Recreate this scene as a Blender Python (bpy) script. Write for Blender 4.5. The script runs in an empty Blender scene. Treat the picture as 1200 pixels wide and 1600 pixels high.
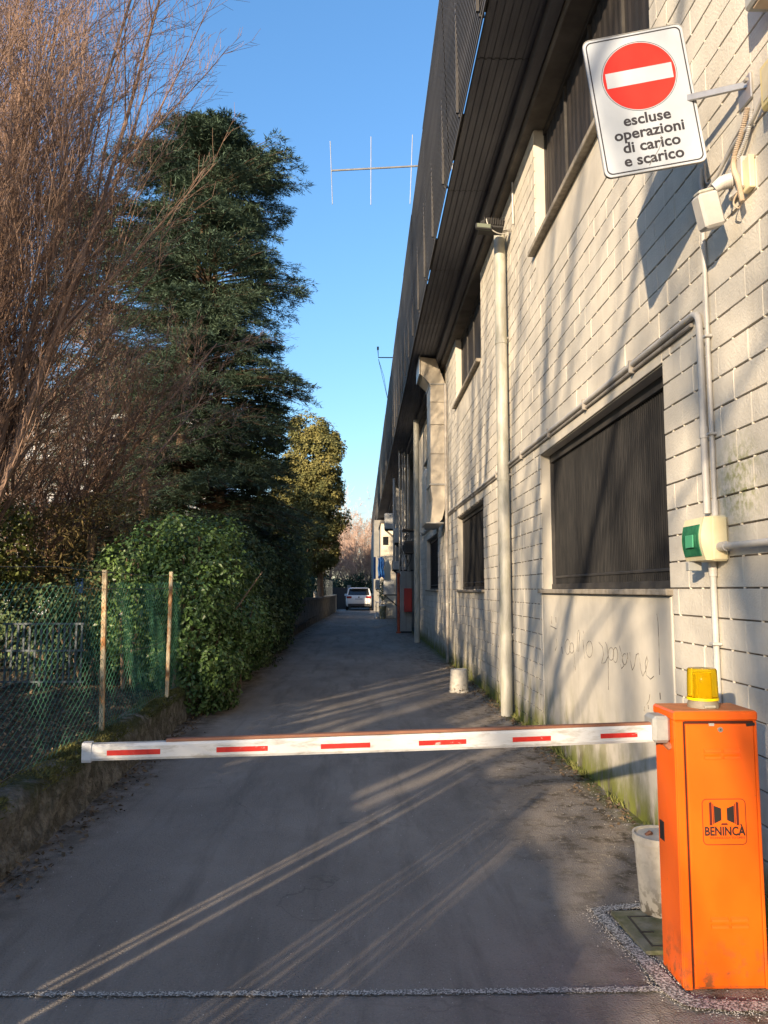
import bpy, math, random
import numpy as np
from mathutils import Vector, Matrix
random.seed(7)
rng = np.random.default_rng(11)
PI = math.pi
S = bpy.context.scene

# ------------------------------------------------------------------ camera, sky, sun, exposure
cam_d = bpy.data.cameras.new('camera'); cam = bpy.data.objects.new('camera', cam_d)
S.collection.objects.link(cam)
cam_d.sensor_fit = 'HORIZONTAL'; cam_d.sensor_width = 36.0; cam_d.lens = 36.06
cam_d.clip_start = 0.05; cam_d.clip_end = 1500
cam.location = (0, 0, 1.5)
cam.rotation_euler = (math.radians(90 + 5.795), 0, math.radians(-1.612))
S.camera = cam

SUN_DIR = Vector((0.50, 0.86, 0.0)).normalized()      # horizontal travel of the light
ELEV = math.radians(13.5)
travel = Vector((SUN_DIR.x*math.cos(ELEV), SUN_DIR.y*math.cos(ELEV), -math.sin(ELEV)))
w = bpy.data.worlds.new('World'); S.world = w; w.use_nodes = True
nt = w.node_tree; nt.nodes.clear()
wo = nt.nodes.new('ShaderNodeOutputWorld'); bg = nt.nodes.new('ShaderNodeBackground')
sky = nt.nodes.new('ShaderNodeTexSky'); sky.sky_type = 'NISHITA'; sky.sun_disc = False
sky.sun_elevation = ELEV
sky.sun_rotation = math.atan2(-travel.x, -travel.y)
sky.altitude = 0; sky.air_density = 1.4; sky.dust_density = 1.0; sky.ozone_density = 5.0
bg.inputs['Strength'].default_value = 0.15
hsv = nt.nodes.new('ShaderNodeHueSaturation'); hsv.inputs['Saturation'].default_value = 1.12
gm = nt.nodes.new('ShaderNodeGamma'); gm.inputs['Gamma'].default_value = 0.85
nt.links.new(sky.outputs[0], gm.inputs['Color']); nt.links.new(gm.outputs[0], hsv.inputs['Color']); tint = nt.nodes.new('ShaderNodeMix'); tint.data_type = 'RGBA'; tint.blend_type = 'MULTIPLY'; tint.inputs[0].default_value = 1.0; tint.inputs[7].default_value = (.86, 0.84, 0.90, 1)
nt.links.new(hsv.outputs[0], tint.inputs[6]); nt.links.new(tint.outputs[2], bg.inputs[0]); nt.links.new(bg.outputs[0], wo.inputs[0])
sd = bpy.data.lights.new('sun', 'SUN'); sd.energy = 3.35; sd.angle = math.radians(0.53); sd.color = (1.0, 0.79, 0.54)
sun = bpy.data.objects.new('sun', sd); S.collection.objects.link(sun)
sun.rotation_euler = travel.to_track_quat('-Z', 'Y').to_euler()
S.view_settings.view_transform = 'Standard'; S.view_settings.look = 'None'
S.view_settings.exposure = 1.55; S.view_settings.gamma = 1.0; S.view_settings.use_curve_mapping = False
S.render.engine = 'CYCLES'
S.cycles.max_bounces = 6; S.cycles.transparent_max_bounces = 8

# ------------------------------------------------------------------ helpers
ORG = {}
def link(o, parent=None, loc=(0, 0, 0)):
    S.collection.objects.link(o)
    if parent is not None: o.parent = parent
    return o
def tag(o, label=None, cat=None, group=None, kind=None):
    if label: o['label'] = label
    if cat: o['category'] = cat
    if group: o['group'] = group
    if kind: o['kind'] = kind
    return o
def thing(name, label, cat, loc=(0, 0, 0), group=None):
    o = bpy.data.objects.new(name, None); o.empty_display_size = .1
    S.collection.objects.link(o); o.location = loc; ORG[o.name] = Vector(loc)
    return tag(o, label, cat, group)
def org(p): return ORG.get(p.name, Vector((0, 0, 0))) if p is not None else Vector((0, 0, 0))
def np_mesh(name, V, F, mat=None, smooth=False):
    me = bpy.data.meshes.new(name)
    V = np.ascontiguousarray(V, dtype=np.float32); F = np.ascontiguousarray(F, dtype=np.int32)
    me.vertices.add(len(V)); me.vertices.foreach_set('co', V.ravel())
    k = F.shape[1]; me.loops.add(F.size); me.loops.foreach_set('vertex_index', F.ravel())
    me.polygons.add(len(F)); me.polygons.foreach_set('loop_start', np.arange(0, F.size, k, dtype=np.int32))
    me.polygons.foreach_set('use_smooth', np.full(len(F), bool(smooth)))
    me.update(calc_edges=True)
    if mat: me.materials.append(mat)
    return me
def np_obj(name, V, F, mat, parent=None, smooth=False, kind=None):
    o_ = org(parent); V = np.asarray(V, dtype=float) - np.array(o_)
    o = bpy.data.objects.new(name, np_mesh(name, V, F, mat, smooth)); link(o, parent)
    ORG[o.name] = o_
    if kind: o['kind'] = kind
    return o
class MB:
    def __init__(s): s.v = []; s.f = []
    def add(s, vs, fs):
        b = len(s.v); s.v += [tuple(p) for p in vs]; s.f += [tuple(i+b for i in f) for f in fs]; return s
    def box(s, x0, x1, y0, y1, z0, z1, M=None):
        vs = [Vector((x, y, z)) for x in (x0, x1) for y in (y0, y1) for z in (z0, z1)]
        if M: vs = [M @ v for v in vs]
        return s.add(vs, [(0,1,3,2),(4,6,7,5),(0,4,5,1),(2,3,7,6),(0,2,6,4),(1,5,7,3)])
    def bbox(s, x0, x1, y0, y1, z0, z1, b=.004, M=None):   # box with chamfered edges
        cx, cy, cz = (x0+x1)/2, (y0+y1)/2, (z0+z1)/2; hx, hy, hz = (x1-x0)/2, (y1-y0)/2, (z1-z0)/2
        b = min(b, hx*.9, hy*.9, hz*.9)
        vs = []; idx = {}
        for sx in (-1, 1):
            for sy in (-1, 1):
                for sz in (-1, 1):
                    for a in range(3):
                        p = [sx*(hx-b), sy*(hy-b), sz*(hz-b)]
                        p[a] = (sx*hx, sy*hy, sz*hz)[a]
                        idx[(sx, sy, sz, a)] = len(vs); v = Vector((cx+p[0], cy+p[1], cz+p[2]))
                        vs.append(M @ v if M else v)
        fs = []
        for a in range(3):
            o1, o2 = [i for i in range(3) if i != a]
            for sg in (-1, 1):
                q = []
                for u, v in ((-1,-1),(1,-1),(1,1),(-1,1)):
                    k = [0,0,0]; k[a] = sg; k[o1] = u; k[o2] = v; q.append(idx[(*k, a)])
                fs.append(tuple(q))
        for a in range(3):                                   # edges along axis a
            o1, o2 = [i for i in range(3) if i != a]
            for u in (-1, 1):
                for v in (-1, 1):
                    k0 = [0,0,0]; k0[a] = -1; k0[o1] = u; k0[o2] = v; k1 = list(k0); k1[a] = 1
                    fs.append((idx[(*k0, o1)], idx[(*k1, o1)], idx[(*k1, o2)], idx[(*k0, o2)]))
        for sx in (-1, 1):
            for sy in (-1, 1):
                for sz in (-1, 1): fs.append(tuple(idx[(sx, sy, sz, a)] for a in range(3)))
        return s.add(vs, fs)
    def tube(s, pts, r, n=10, caps=True):
        pts = [Vector(p) for p in pts]; m = len(pts); rs = r if isinstance(r, (list, tuple)) else [r]*m
        b = len(s.v); prev = None
        for i, p in enumerate(pts):
            t = (pts[min(i+1, m-1)] - pts[max(i-1, 0)]).normalized()
            if prev is None:
                a = Vector((0, 0, 1)) if abs(t.z) < .9 else Vector((1, 0, 0)); u = t.cross(a).normalized()
            else: u = (prev - t*prev.dot(t)).normalized()
            prev = u; v = t.cross(u)
            for k in range(n):
                an = 2*PI*k/n; s.v.append(tuple(p + (u*math.cos(an) + v*math.sin(an))*rs[i]))
        for i in range(m-1):
            for k in range(n):
                k2 = (k+1) % n; s.f.append((b+i*n+k, b+i*n+k2, b+(i+1)*n+k2, b+(i+1)*n+k))
        if caps:
            s.f.append(tuple(b+k for k in range(n-1, -1, -1))); s.f.append(tuple(b+(m-1)*n+k for k in range(n)))
        return s
    def lathe(s, prof, c, n=28, M=None):                     # prof: (r, z) list
        b = len(s.v)
        for r, z in prof:
            for k in range(n):
                a = 2*PI*k/n; p = Vector((r*math.cos(a), r*math.sin(a), z))
                if M: p = M @ p
                s.v.append((c[0]+p.x, c[1]+p.y, c[2]+p.z))
        for i in range(len(prof)-1):
            for k in range(n):
                k2 = (k+1) % n; s.f.append((b+i*n+k, b+i*n+k2, b+(i+1)*n+k2, b+(i+1)*n+k))
        return s
    def prism(s, poly, a0, a1, fn):                          # poly of (u,v); fn(u,v,w)->xyz
        n = len(poly); vs = [fn(u, v, a0) for u, v in poly] + [fn(u, v, a1) for u, v in poly]
        return s.add(vs, [tuple(range(n-1, -1, -1)), tuple(range(n, 2*n))] + [(i, (i+1) % n, n+(i+1) % n, n+i) for i in range(n)])
    def build(s, name, mat, parent=None, smooth=False, kind=None, fix=True):
        o_ = org(parent); me = bpy.data.meshes.new(name)
        me.from_pydata([(x-o_.x, y-o_.y, z-o_.z) for x, y, z in s.v], [], s.f); me.update()
        if fix:
            import bmesh
            bm = bmesh.new(); bm.from_mesh(me); bmesh.ops.recalc_face_normals(bm, faces=bm.faces); bm.to_mesh(me); bm.free()
        if not smooth: me.polygons.foreach_set('use_smooth', np.zeros(len(me.polygons), dtype=bool))
        if smooth:
            me.polygons.foreach_set('use_smooth', np.ones(len(me.polygons), dtype=bool))
            try: me.set_sharp_from_angle(angle=math.radians(38))
            except Exception: pass
        me.materials.append(mat)
        o = bpy.data.objects.new(name, me); link(o, parent); ORG[o.name] = o_
        if kind: o['kind'] = kind
        return o
def bez(p0, p1, p2, p3, n=12):
    p0, p1, p2, p3 = map(Vector, (p0, p1, p2, p3)); out = []
    for i in range(n+1):
        t = i/n; out.append(p0*(1-t)**3 + p1*3*t*(1-t)**2 + p2*3*t*t*(1-t) + p3*t**3)
    return out

# ------------------------------------------------------------------ materials
def mat(name, c1, c2=None, scale=6.0, rough=.7, bump=None, metal=0., spec=.4, island=0., detail=6., lo=.35, hi=.65,
        stretch=None, trans=0., coat=0.):
    m = bpy.data.materials.new(name); m.use_nodes = True; t = m.node_tree; N = t.nodes; Lk = t.links
    b = N['Principled BSDF']; b.inputs['Roughness'].default_value = rough; b.inputs['Metallic'].default_value = metal
    b.inputs['Specular IOR Level'].default_value = spec
    if coat: b.inputs['Coat Weight'].default_value = coat; b.inputs['Coat Roughness'].default_value = .12
    geo = N.new('ShaderNodeNewGeometry'); vec = geo.outputs['Position']
    if stretch:
        mp = N.new('ShaderNodeMapping'); mp.inputs['Scale'].default_value = stretch; Lk.new(vec, mp.inputs[0]); vec = mp.outputs[0]
    col = None
    if c2 is not None:
        no = N.new('ShaderNodeTexNoise'); no.inputs['Scale'].default_value = scale; no.inputs['Detail'].default_value = detail
        no.inputs['Roughness'].default_value = .6; Lk.new(vec, no.inputs['Vector'])
        cr = N.new('ShaderNodeValToRGB'); cr.color_ramp.elements[0].position = lo; cr.color_ramp.elements[1].position = hi
        cr.color_ramp.elements[0].color = (*c1, 1); cr.color_ramp.elements[1].color = (*c2, 1)
        Lk.new(no.outputs['Fac'], cr.inputs[0]); col = cr.outputs[0]
    else:
        rgb = N.new('ShaderNodeRGB'); rgb.outputs[0].default_value = (*c1, 1); col = rgb.outputs[0]
    if island:
        hs = N.new('ShaderNodeHueSaturation'); mr = N.new('ShaderNodeMapRange')
        mr.inputs['To Min'].default_value = 1-island; mr.inputs['To Max'].default_value = 1+island
        Lk.new(geo.outputs['Random Per Island'], mr.inputs[0]); Lk.new(mr.outputs[0], hs.inputs['Value'])
        Lk.new(col, hs.inputs['Color']); col = hs.outputs[0]
    Lk.new(col, b.inputs['Base Color'])
    if bump:
        bn = N.new('ShaderNodeTexNoise'); bn.inputs['Scale'].default_value = bump[0]; bn.inputs['Detail'].default_value = 5
        Lk.new(vec, bn.inputs['Vector']); bp = N.new('ShaderNodeBump'); bp.inputs['Strength'].default_value = bump[1]
        bp.inputs['Distance'].default_value = bump[2] if len(bump) > 2 else .01
        Lk.new(bn.outputs['Fac'], bp.inputs['Height']); Lk.new(bp.outputs[0], b.inputs['Normal'])
    if trans:
        tr = N.new('ShaderNodeBsdfTranslucent'); Lk.new(col, tr.inputs[0]); mx = N.new('ShaderNodeMixShader'); mx.inputs[0].default_value = trans
        out = N['Material Output']; Lk.new(b.outputs[0], mx.inputs[1]); Lk.new(tr.outputs[0], mx.inputs[2]); Lk.new(mx.outputs[0], out.inputs[0])
    m['bsdf_col'] = 1
    return m
def overlay(m, build_mask, colour):
    """mix another colour (moss, dirt, wear, painted shade) over a material's base colour with a mask built from position"""
    t = m.node_tree; N = t.nodes; L = t.links; b = N['Principled BSDF']
    src = b.inputs['Base Color'].links[0].from_socket
    geo = N.new('ShaderNodeNewGeometry')
    mask = build_mask(N, L, geo.outputs['Position'])
    mx = N.new('ShaderNodeMix'); mx.data_type = 'RGBA'
    L.new(mask, mx.inputs[0]); L.new(src, mx.inputs[6]); mx.inputs[7].default_value = (*colour, 1); L.new(mx.outputs[2], b.inputs['Base Color'])
def mth(N, L, op, a, b=None, clamp=False):
    n = N.new('ShaderNodeMath'); n.operation = op; n.use_clamp = clamp
    for i, v in enumerate((a, b)):
        if v is None: continue
        if isinstance(v, (int, float)): n.inputs[i].default_value = v
        else: L.new(v, n.inputs[i])
    return n.outputs[0]
def noise(N, L, vec, scale, detail=5, stretch=None):
    if stretch:
        mp = N.new('ShaderNodeMapping'); mp.inputs['Scale'].default_value = stretch; L.new(vec, mp.inputs[0]); vec = mp.outputs[0]
    n = N.new('ShaderNodeTexNoise'); n.inputs['Scale'].default_value = scale; n.inputs['Detail'].default_value = detail
    n.inputs['Roughness'].default_value = .65; L.new(vec, n.inputs['Vector']); return n.outputs['Fac']
def axis(N, L, vec, i):
    s = N.new('ShaderNodeSeparateXYZ'); L.new(vec, s.inputs[0]); return s.outputs[i]
def ramp(N, L, v, a, b, lo=0., hi=1.):
    n = N.new('ShaderNodeMapRange'); n.inputs['From Min'].default_value = a; n.inputs['From Max'].default_value = b
    n.inputs['To Min'].default_value = lo; n.inputs['To Max'].default_value = hi; L.new(v, n.inputs[0]); return n.outputs[0]

M = {}
M['block'] = mat('painted_block', (.52, .485, .42), (.63, .59, .51), 2.2, .9, (85, .6, .006), island=.08, spec=.15)
M['mortar'] = mat('shaded_dirty_mortar', (.08, .065, .05), (.16, .135, .11), 8, .95)  # darker than the cream paint: joint shade put into its colour, with dirt
M['bead'] = mat('vertical_joint', (.62, .58, .50), None, rough=.9)
M['render'] = mat('smooth_render', (.50, .465, .40), (.62, .575, .49), 2.2, .85, (25, .25, .004), spec=.2)
def low_mask(h0, h1, sc=5., th0=.45, th1=.62):
    def f(N, L, P):
        z = axis(N, L, P, 2); a = ramp(N, L, z, h0, h1, 1, 0)
        n = ramp(N, L, noise(N, L, P, sc, 6, (1, 1, .45)), th0, th1)
        return mth(N, L, 'MULTIPLY', a, n, True)
    return f
def spot_mask(c, r, sc=9.):
    def f(N, L, P):
        d = N.new('ShaderNodeVectorMath'); d.operation = 'DISTANCE'; L.new(P, d.inputs[0]); d.inputs[1].default_value = c
        a = ramp(N, L, d.outputs['Value'], r*.3, r, 1, 0); n = ramp(N, L, noise(N, L, P, sc, 6), .42, .62)
        return mth(N, L, 'MULTIPLY', a, n, True)
    return f
def streak_mask(th0=.55, th1=.8, k=.35):
    def f(N, L, P):
        n = ramp(N, L, noise(N, L, P, 1.0, 6, (7, 7, .35)), th0, th1, 0, k)
        return n
    return f
for k in ('block', 'render', 'bead'):
    overlay(M[k], streak_mask(), (.36, .32, .25))
    overlay(M[k], low_mask(.05, .75), (.20, .19, .08))
    overlay(M[k], low_mask(.0, .28, 9, .3, .5), (.085, .08, .045))
    overlay(M[k], low_mask(.03, .30, 6, .42, .52), (.20, .22, .045))
overlay(M['block'], spot_mask((1.83, 3.66, 2.02), .30, 24), (.30, .30, .15))
M['sill'] = mat('stone_sill', (.22, .19, .15), (.36, .32, .26), 14, .85, (60, .4, .004))
M['shutter'] = mat('dark_shutter', (.010, .0105, .012), (.024, .023, .023), 5, .65, spec=.15, stretch=(1, 6, .7))
M['frame'] = mat('shutter_frame', (.035, .033, .034), (.06, .056, .052), 8, .55)
M['brownpanel'] = mat('brown_panel', (.016, .015, .015), (.038, .032, .029), 2, .6, stretch=(1, 4, .6))
M['soffit'] = mat('soffit_sheet', (.12, .125, .15), (.17, .175, .20), 2.5, .7, stretch=(3, .5, 1), metal=.2)
M['beam'] = mat('concrete_beam', (.12, .11, .10), (.20, .18, .16), 3, .85, (40, .3, .004))
M['fascia'] = mat('fascia_sheet', (.10, .10, .105), (.17, .165, .165), 1.2, .6, stretch=(1, .35, 3), metal=.2)
M['roof'] = mat('roof_felt', (.08, .08, .08), (.12, .12, .12), 3, .9)
M['galv'] = mat('galvanised_metal', (.36, .35, .33), (.50, .48, .45), 6, .42, metal=.75, stretch=(1, 1, .4))
M['duct'] = mat('duct_metal', (.42, .37, .30), (.55, .49, .40), 5, .5, metal=.5, bump=(14, .3, .006))
M['pipe'] = mat('white_downpipe', (.38, .37, .32), (.48, .465, .41), 4, .5, spec=.45, stretch=(2, 2, .5))
M['pvc'] = mat('grey_conduit', (.42, .41, .39), (.52, .50, .47), 9, .45)
M['pvcdark'] = mat('aged_conduit', (.22, .20, .18), (.38, .35, .31), 9, .5)
M['cream'] = mat('cream_plastic', (.66, .58, .36), (.72, .64, .42), 12, .45)
M['yellow'] = mat('yellow_plastic', (.70, .58, .25), (.76, .64, .30), 6, .45)
M['green'] = mat('green_window', (.02, .12, .065), (.04, .20, .10), 22, .2, spec=.6)
M['orange'] = mat('orange_paint', (.78, .108, .003), (.84, .135, .006), 1.5, .38, (160, .08, .002), spec=.45, coat=.25)
overlay(M['orange'], lambda N, L, P: mth(N, L, 'MULTIPLY', ramp(N, L, axis(N, L, P, 2), .02, .22, 1, 0), ramp(N, L, noise(N, L, P, 18), .5, .62), True), (.22, .08, .03))
overlay(M['orange'], lambda N, L, P: mth(N, L, 'MULTIPLY', ramp(N, L, noise(N, L, P, 38, 8), .66, .70), ramp(N, L, noise(N, L, P, 5, 3), .5, .6), True), (.42, .13, .05))
overlay(M['orange'], lambda N, L, P: mth(N, L, 'MULTIPLY', ramp(N, L, noise(N, L, P, 3, 8, (1, 1, .3)), .5, .75, 0, .35), 1.0, True), (.55, .12, .02))
M['orangetop'] = mat('dusty_orange', (.40, .15, .06), (.55, .20, .07), 14, .8)
M['darkgap'] = mat('dark_gap', (.05, .012, .006), None, rough=.9)
M['black'] = mat('black_print', (.02, .018, .018), None, rough=.5)
M['maroon'] = mat('maroon_print', (.10, .015, .012), None, rough=.5)
M['white'] = mat('white_paint', (.60, .61, .62), (.68, .68, .68), 5, .4, coat=.2)
overlay(M['white'], lambda N, L, P: mth(N, L, 'MULTIPLY', ramp(N, L, noise(N, L, P, 26, 7, (.35, 1, 1.6)), .50, .66, 0, .75), 1.0, True), (.33, .31, .27))
M['red'] = mat('red_reflector', (.50, .022, .018), (.64, .035, .025), 20, .45, coat=.15)
overlay(M['red'], lambda N, L, P: ramp(N, L, noise(N, L, P, 30, 5, (.6, 1, 2)), .62, .68, 0, .8), (.55, .5, .46))
M['rubber'] = mat('brown_rubber', (.20, .085, .05), (.28, .13, .08), 10, .7)
M['hub'] = mat('grey_casting', (.33, .33, .32), (.42, .42, .40), 20, .5, metal=.3)
M['lampbase'] = mat('lamp_base', (.20, .17, .12), (.28, .24, .18), 30, .6)
M['bulb'] = mat('yellow_reflector', (.92, .66, .0), None, rough=.45)
am = bpy.data.materials.new('amber_lens'); am.use_nodes = True; b_ = am.node_tree.nodes['Principled BSDF']
b_.inputs['Base Color'].default_value = (.95, .66, .02, 1); b_.inputs['Roughness'].default_value = .06
b_.inputs['Transmission Weight'].default_value = .88; b_.inputs['IOR'].default_value = 1.08
M['amber'] = am
M['signwhite'] = mat('sign_white', (.38, .42, .48), (.45, .49, .55), 2.5, .3, spec=.5)
overlay(M['signwhite'], lambda N, L, P: ramp(N, L, noise(N, L, P, 7, 5, (1, 1, .5)), .55, .8, 0, .3), (.30, .32, .36))
M['signred'] = mat('sign_red', (.48, .022, .016), (.56, .03, .02), 6, .3, spec=.5)
M['signblack'] = mat('sign_black', (.03, .028, .035), None, rough=.4)
M['bucket'] = mat('old_white_bucket', (.50, .47, .40), (.60, .56, .48), 8, .6)
overlay(M['bucket'], lambda N, L, P: mth(N, L, 'MULTIPLY', ramp(N, L, axis(N, L, P, 2), .0, .16, 1, .12), ramp(N, L, noise(N, L, P, 30, 7), .5, .56), True), (.10, .075, .045))
M['asphalt'] = mat('asphalt', (.225, .20, .178), (.30, .268, .24), 1.3, .9, (110, 1.0, .012), spec=.25, lo=.3, hi=.7)
overlay(M['asphalt'], lambda N, L, P: ramp(N, L, noise(N, L, P, 130, 3), .60, .68, 0, .6), (.48, .46, .44))
overlay(M['asphalt'], lambda N, L, P: ramp(N, L, noise(N, L, P, 75, 4), .54, .66, 0, .5), (.12, .115, .115))
overlay(M['asphalt'], lambda N, L, P: ramp(N, L, noise(N, L, P, .8, 5, (1, .35, 1)), .46, .62, 0, .65), (.36, .325, .29))
overlay(M['asphalt'], lambda N, L, P: ramp(N, L, noise(N, L, P, 2.2, 6, (2.2, .25, 1)), .50, .66, 0, .6), (.16, .145, .132))
overlay(M['asphalt'], lambda N, L, P: ramp(N, L, noise(N, L, P, 3.1, 7), .56, .66, 0, .5), (.225, .205, .19))
overlay(M['asphalt'], lambda N, L, P: mth(N, L, 'MULTIPLY', ramp(N, L, axis(N, L, P, 0), 1.0, 1.75, 0, 1), ramp(N, L, noise(N, L, P, 4.5, 7), .38, .6), True), (.19, .15, .11))
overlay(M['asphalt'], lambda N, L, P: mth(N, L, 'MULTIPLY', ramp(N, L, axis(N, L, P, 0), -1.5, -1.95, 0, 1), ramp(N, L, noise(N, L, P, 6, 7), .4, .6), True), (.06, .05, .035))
def dirt(lo_, hi_, sc, a, b, x0, x1):
    return lambda N, L, P: mth(N, L, 'MULTIPLY', ramp(N, L, axis(N, L, P, 0), x0, x1, 0, 1), ramp(N, L, noise(N, L, P, sc, 8), a, b, 0, 1), True)
overlay(M['asphalt'], dirt(0, 0, 7, .50, .60, .7, 1.5), (.10, .082, .06))
overlay(M['asphalt'], dirt(0, 0, 22, .54, .62, .6, 1.3), (.30, .26, .21))
overlay(M['asphalt'], dirt(0, 0, 9, .40, .52, 1.66, 1.80), (.13, .14, .035))
def crack(N, L, P):
    v = N.new('ShaderNodeTexVoronoi'); v.feature = 'DISTANCE_TO_EDGE'; v.inputs['Scale'].default_value = .55
    nz = N.new('ShaderNodeTexNoise'); nz.inputs['Scale'].default_value = 2.4; nz.inputs['Detail'].default_value = 6; L.new(P, nz.inputs['Vector'])
    ad = N.new('ShaderNodeVectorMath'); ad.operation = 'MULTIPLY_ADD'; L.new(nz.outputs['Color'], ad.inputs[0]); ad.inputs[1].default_value = (.9, .9, .9); L.new(P, ad.inputs[2])
    L.new(ad.outputs[0], v.inputs['Vector']); c = ramp(N, L, v.outputs['Distance'], .002, .006, .35, 0)
    return mth(N, L, 'MULTIPLY', c, ramp(N, L, noise(N, L, P, .9, 3), .45, .6), True)
overlay(M['pipe'], lambda N, L, P: ramp(N, L, noise(N, L, P, 5, 6, (3, 3, .8)), .45, .62, 0, .6), (.30, .29, .22))  # grey green mottling with dappled tree shade put into the pipe colour
overlay(M['asphalt'], crack, (.07, .065, .06))
M['trench'] = mat('exposed_aggregate', (.12, .115, .11), (.62, .60, .56), 110, .9, (120, .8, .006), lo=.46, hi=.58, detail=3)
M['chip'] = mat('gravel_chip', (.34, .32, .30), (.60, .57, .53), 20, .85, island=.3)
M['slab'] = mat('mossy_concrete', (.10, .11, .05), (.24, .23, .17), 9, .95, (60, .6, .006))
M['soil'] = mat('soil', (.030, .024, .016), (.065, .052, .036), 5, .98, (30, .9, .03))
M['earth'] = mat('earth', (.05, .045, .03), (.08, .075, .05), .3, .98)
M['litter'] = mat('dry_leaf', (.10, .065, .038), (.20, .145, .09), 9, .9, island=.45)
M['oldwall'] = mat('old_mossy_wall', (.10, .098, .088), (.24, .235, .21), 11, .95, (34, 1., .05), lo=.42, hi=.6)
overlay(M['oldwall'], lambda N, L, P: ramp(N, L, noise(N, L, P, 4, 6), .52, .62, 0, .6), (.10, .095, .08))
overlay(M['oldwall'], lambda N, L, P: mth(N, L, 'MULTIPLY', ramp(N, L, axis(N, L, P, 2), .12, .33, 0, 1), ramp(N, L, noise(N, L, P, 5), .4, .55), True), (.045, .055, .018))
M['farwall'] = mat('rubble_wall', (.10, .095, .085), (.24, .22, .19), 3.2, .95, (9, 1., .04))
M['moss'] = mat('moss_tuft', (.06, .07, .020), (.16, .15, .05), 4, .95, island=.4)
M['rust'] = mat('rusty_cream_paint', (.62, .52, .34), (.34, .15, .05), 6, .75, (70, .5, .003), lo=.42, hi=.60, stretch=(2, 2, 1))
M['net'] = mat('green_plastic_wire', (.04, .14, .085), (.07, .20, .13), 3, .5)
M['wire'] = mat('dull_wire', (.16, .15, .14), None, rough=.6, metal=.5)
M['rail'] = mat('grey_blue_rail', (.05, .065, .08), (.08, .10, .12), 8, .6)
M['conbranch'] = mat('dark_conifer_branch', (.05, .035, .022), (.09, .06, .04), 4, .95)
M['bark'] = mat('tree_bark', (.16, .105, .07), (.27, .19, .13), 9, .95, (30, .8, .02), stretch=(2, 2, .5))
M['twig'] = mat('brown_twig', (.18, .115, .085), (.31, .205, .15), .8, .9, island=.3)
M['twigpink'] = mat('pink_brown_twig', (.34, .23, .18), (.48, .34, .27), .6, .9, island=.25)
M['cedar'] = mat('blue_green_needles', (.04, .075, .058), (.10, .145, .09), .9, .7, island=.4, spec=.25)
M['darkfol'] = mat('dark_evergreen_leaf', (.035, .062, .033), (.085, .12, .045), .8, .65, island=.4, spec=.3)
M['gold'] = mat('gold_green_foliage', (.09, .10, .035), (.22, .19, .06), .9, .75, island=.35, spec=.25)
M['bush'] = mat('green_hedge_leaf', (.045, .10, .028), (.13, .205, .055), 2.2, .42, island=.35, spec=.5, trans=.12)
M['ivy'] = mat('ivy_leaf', (.06, .085, .02), (.13, .15, .035), 1.2, .5, island=.4, trans=.1)
M['hedgedark'] = mat('dark_hedge_leaf', (.025, .05, .025), (.055, .085, .035), 1.2, .7, island=.4)  # dark leaf green for the backing hedges and distant woodland
M['wallgrey'] = mat('grey_render', (.20, .20, .19), (.28, .27, .25), 1.5, .9)
M['creamwall'] = mat('cream_wall', (.60, .54, .43), (.68, .62, .50), 1.2, .85)
M['panelgrey'] = mat('grey_panel', (.30, .31, .30), (.36, .37, .36), 3, .6)
M['redbox'] = mat('red_cabinet', (.48, .04, .035), None, rough=.5)
M['redpipe'] = mat('red_pipe', (.42, .07, .03), (.50, .12, .06), 8, .6)
M['ac'] = mat('unit_casing', (.42, .43, .42), (.5, .5, .49), 4, .5)
M['blue'] = mat('blue_tarpaulin', (.02, .10, .32), (.04, .16, .45), 5, .6)
M['carwhite'] = mat('white_car_paint', (.72, .73, .74), None, rough=.25, coat=.6)
M['glass'] = mat('dark_glass', (.015, .018, .02), None, rough=.08, spec=.7)
M['tyre'] = mat('tyre_rubber', (.02, .02, .02), None, rough=.85)
M['tail'] = mat('tail_lamp', (.30, .02, .02), None, rough=.2)
M['darkplastic'] = mat('dark_plastic', (.035, .035, .036), None, rough=.6)
M['paleblock'] = mat('pale_apartment_render', (.42, .44, .46), (.52, .53, .55), .8, .85)
M['wood'] = mat('grey_boards', (.12, .09, .06), (.2, .15, .1), 4, .9)
M['graf'] = mat('marker_pen', (.07, .065, .06), (.30, .28, .24), 18, .7)
# ------------------------------------------------------------------ ground
def grid_sheet(name, x0, x1, y0, y1, nx, ny, zf, m, kind='structure'):
    xs = np.linspace(x0, x1, nx); ys = np.linspace(y0, y1, ny); X, Y = np.meshgrid(xs, ys)
    Z = zf(X, Y); V = np.stack([X.ravel(), Y.ravel(), Z.ravel()], 1)
    i = np.arange(nx*ny).reshape(ny, nx); F = np.stack([i[:-1,:-1].ravel(), i[:-1,1:].ravel(), i[1:,1:].ravel(), i[1:,:-1].ravel()], 1)
    return np_obj(name, V, F, m, None, True, kind)
grid_sheet('ground', -400, 400, -300, 600, 2, 2, lambda X, Y: X*0 - .006, M['earth'])
def road_z(X, Y):
    return .006*np.sin(X*2.1+.7)*np.sin(Y*.9) * np.clip((Y-1)/4, 0, 1) * np.exp(-((X-.2)/1.6)**2)*.6
def left_edge(y):                       # x of the foot of the left kerb wall
    return np.interp(y, [-20, 4.2, 5.5, 9.9, 20, 29, 52, 200], [-1.86, -1.9, -1.93, -2.09, -2.22, -2.25, -1.85, -1.85])
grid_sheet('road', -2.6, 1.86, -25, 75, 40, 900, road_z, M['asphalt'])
def yard_z(X, Y): return .30 + .03*np.sin(X*1.3)*np.cos(Y*.8) + .02*np.sin(X*4+Y*3) - .10*np.clip((-X-4)/6, 0, 1)
grid_sheet('soil', -40, -2.13, -15, 60, 120, 240, yard_z, M['soil'])
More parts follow.
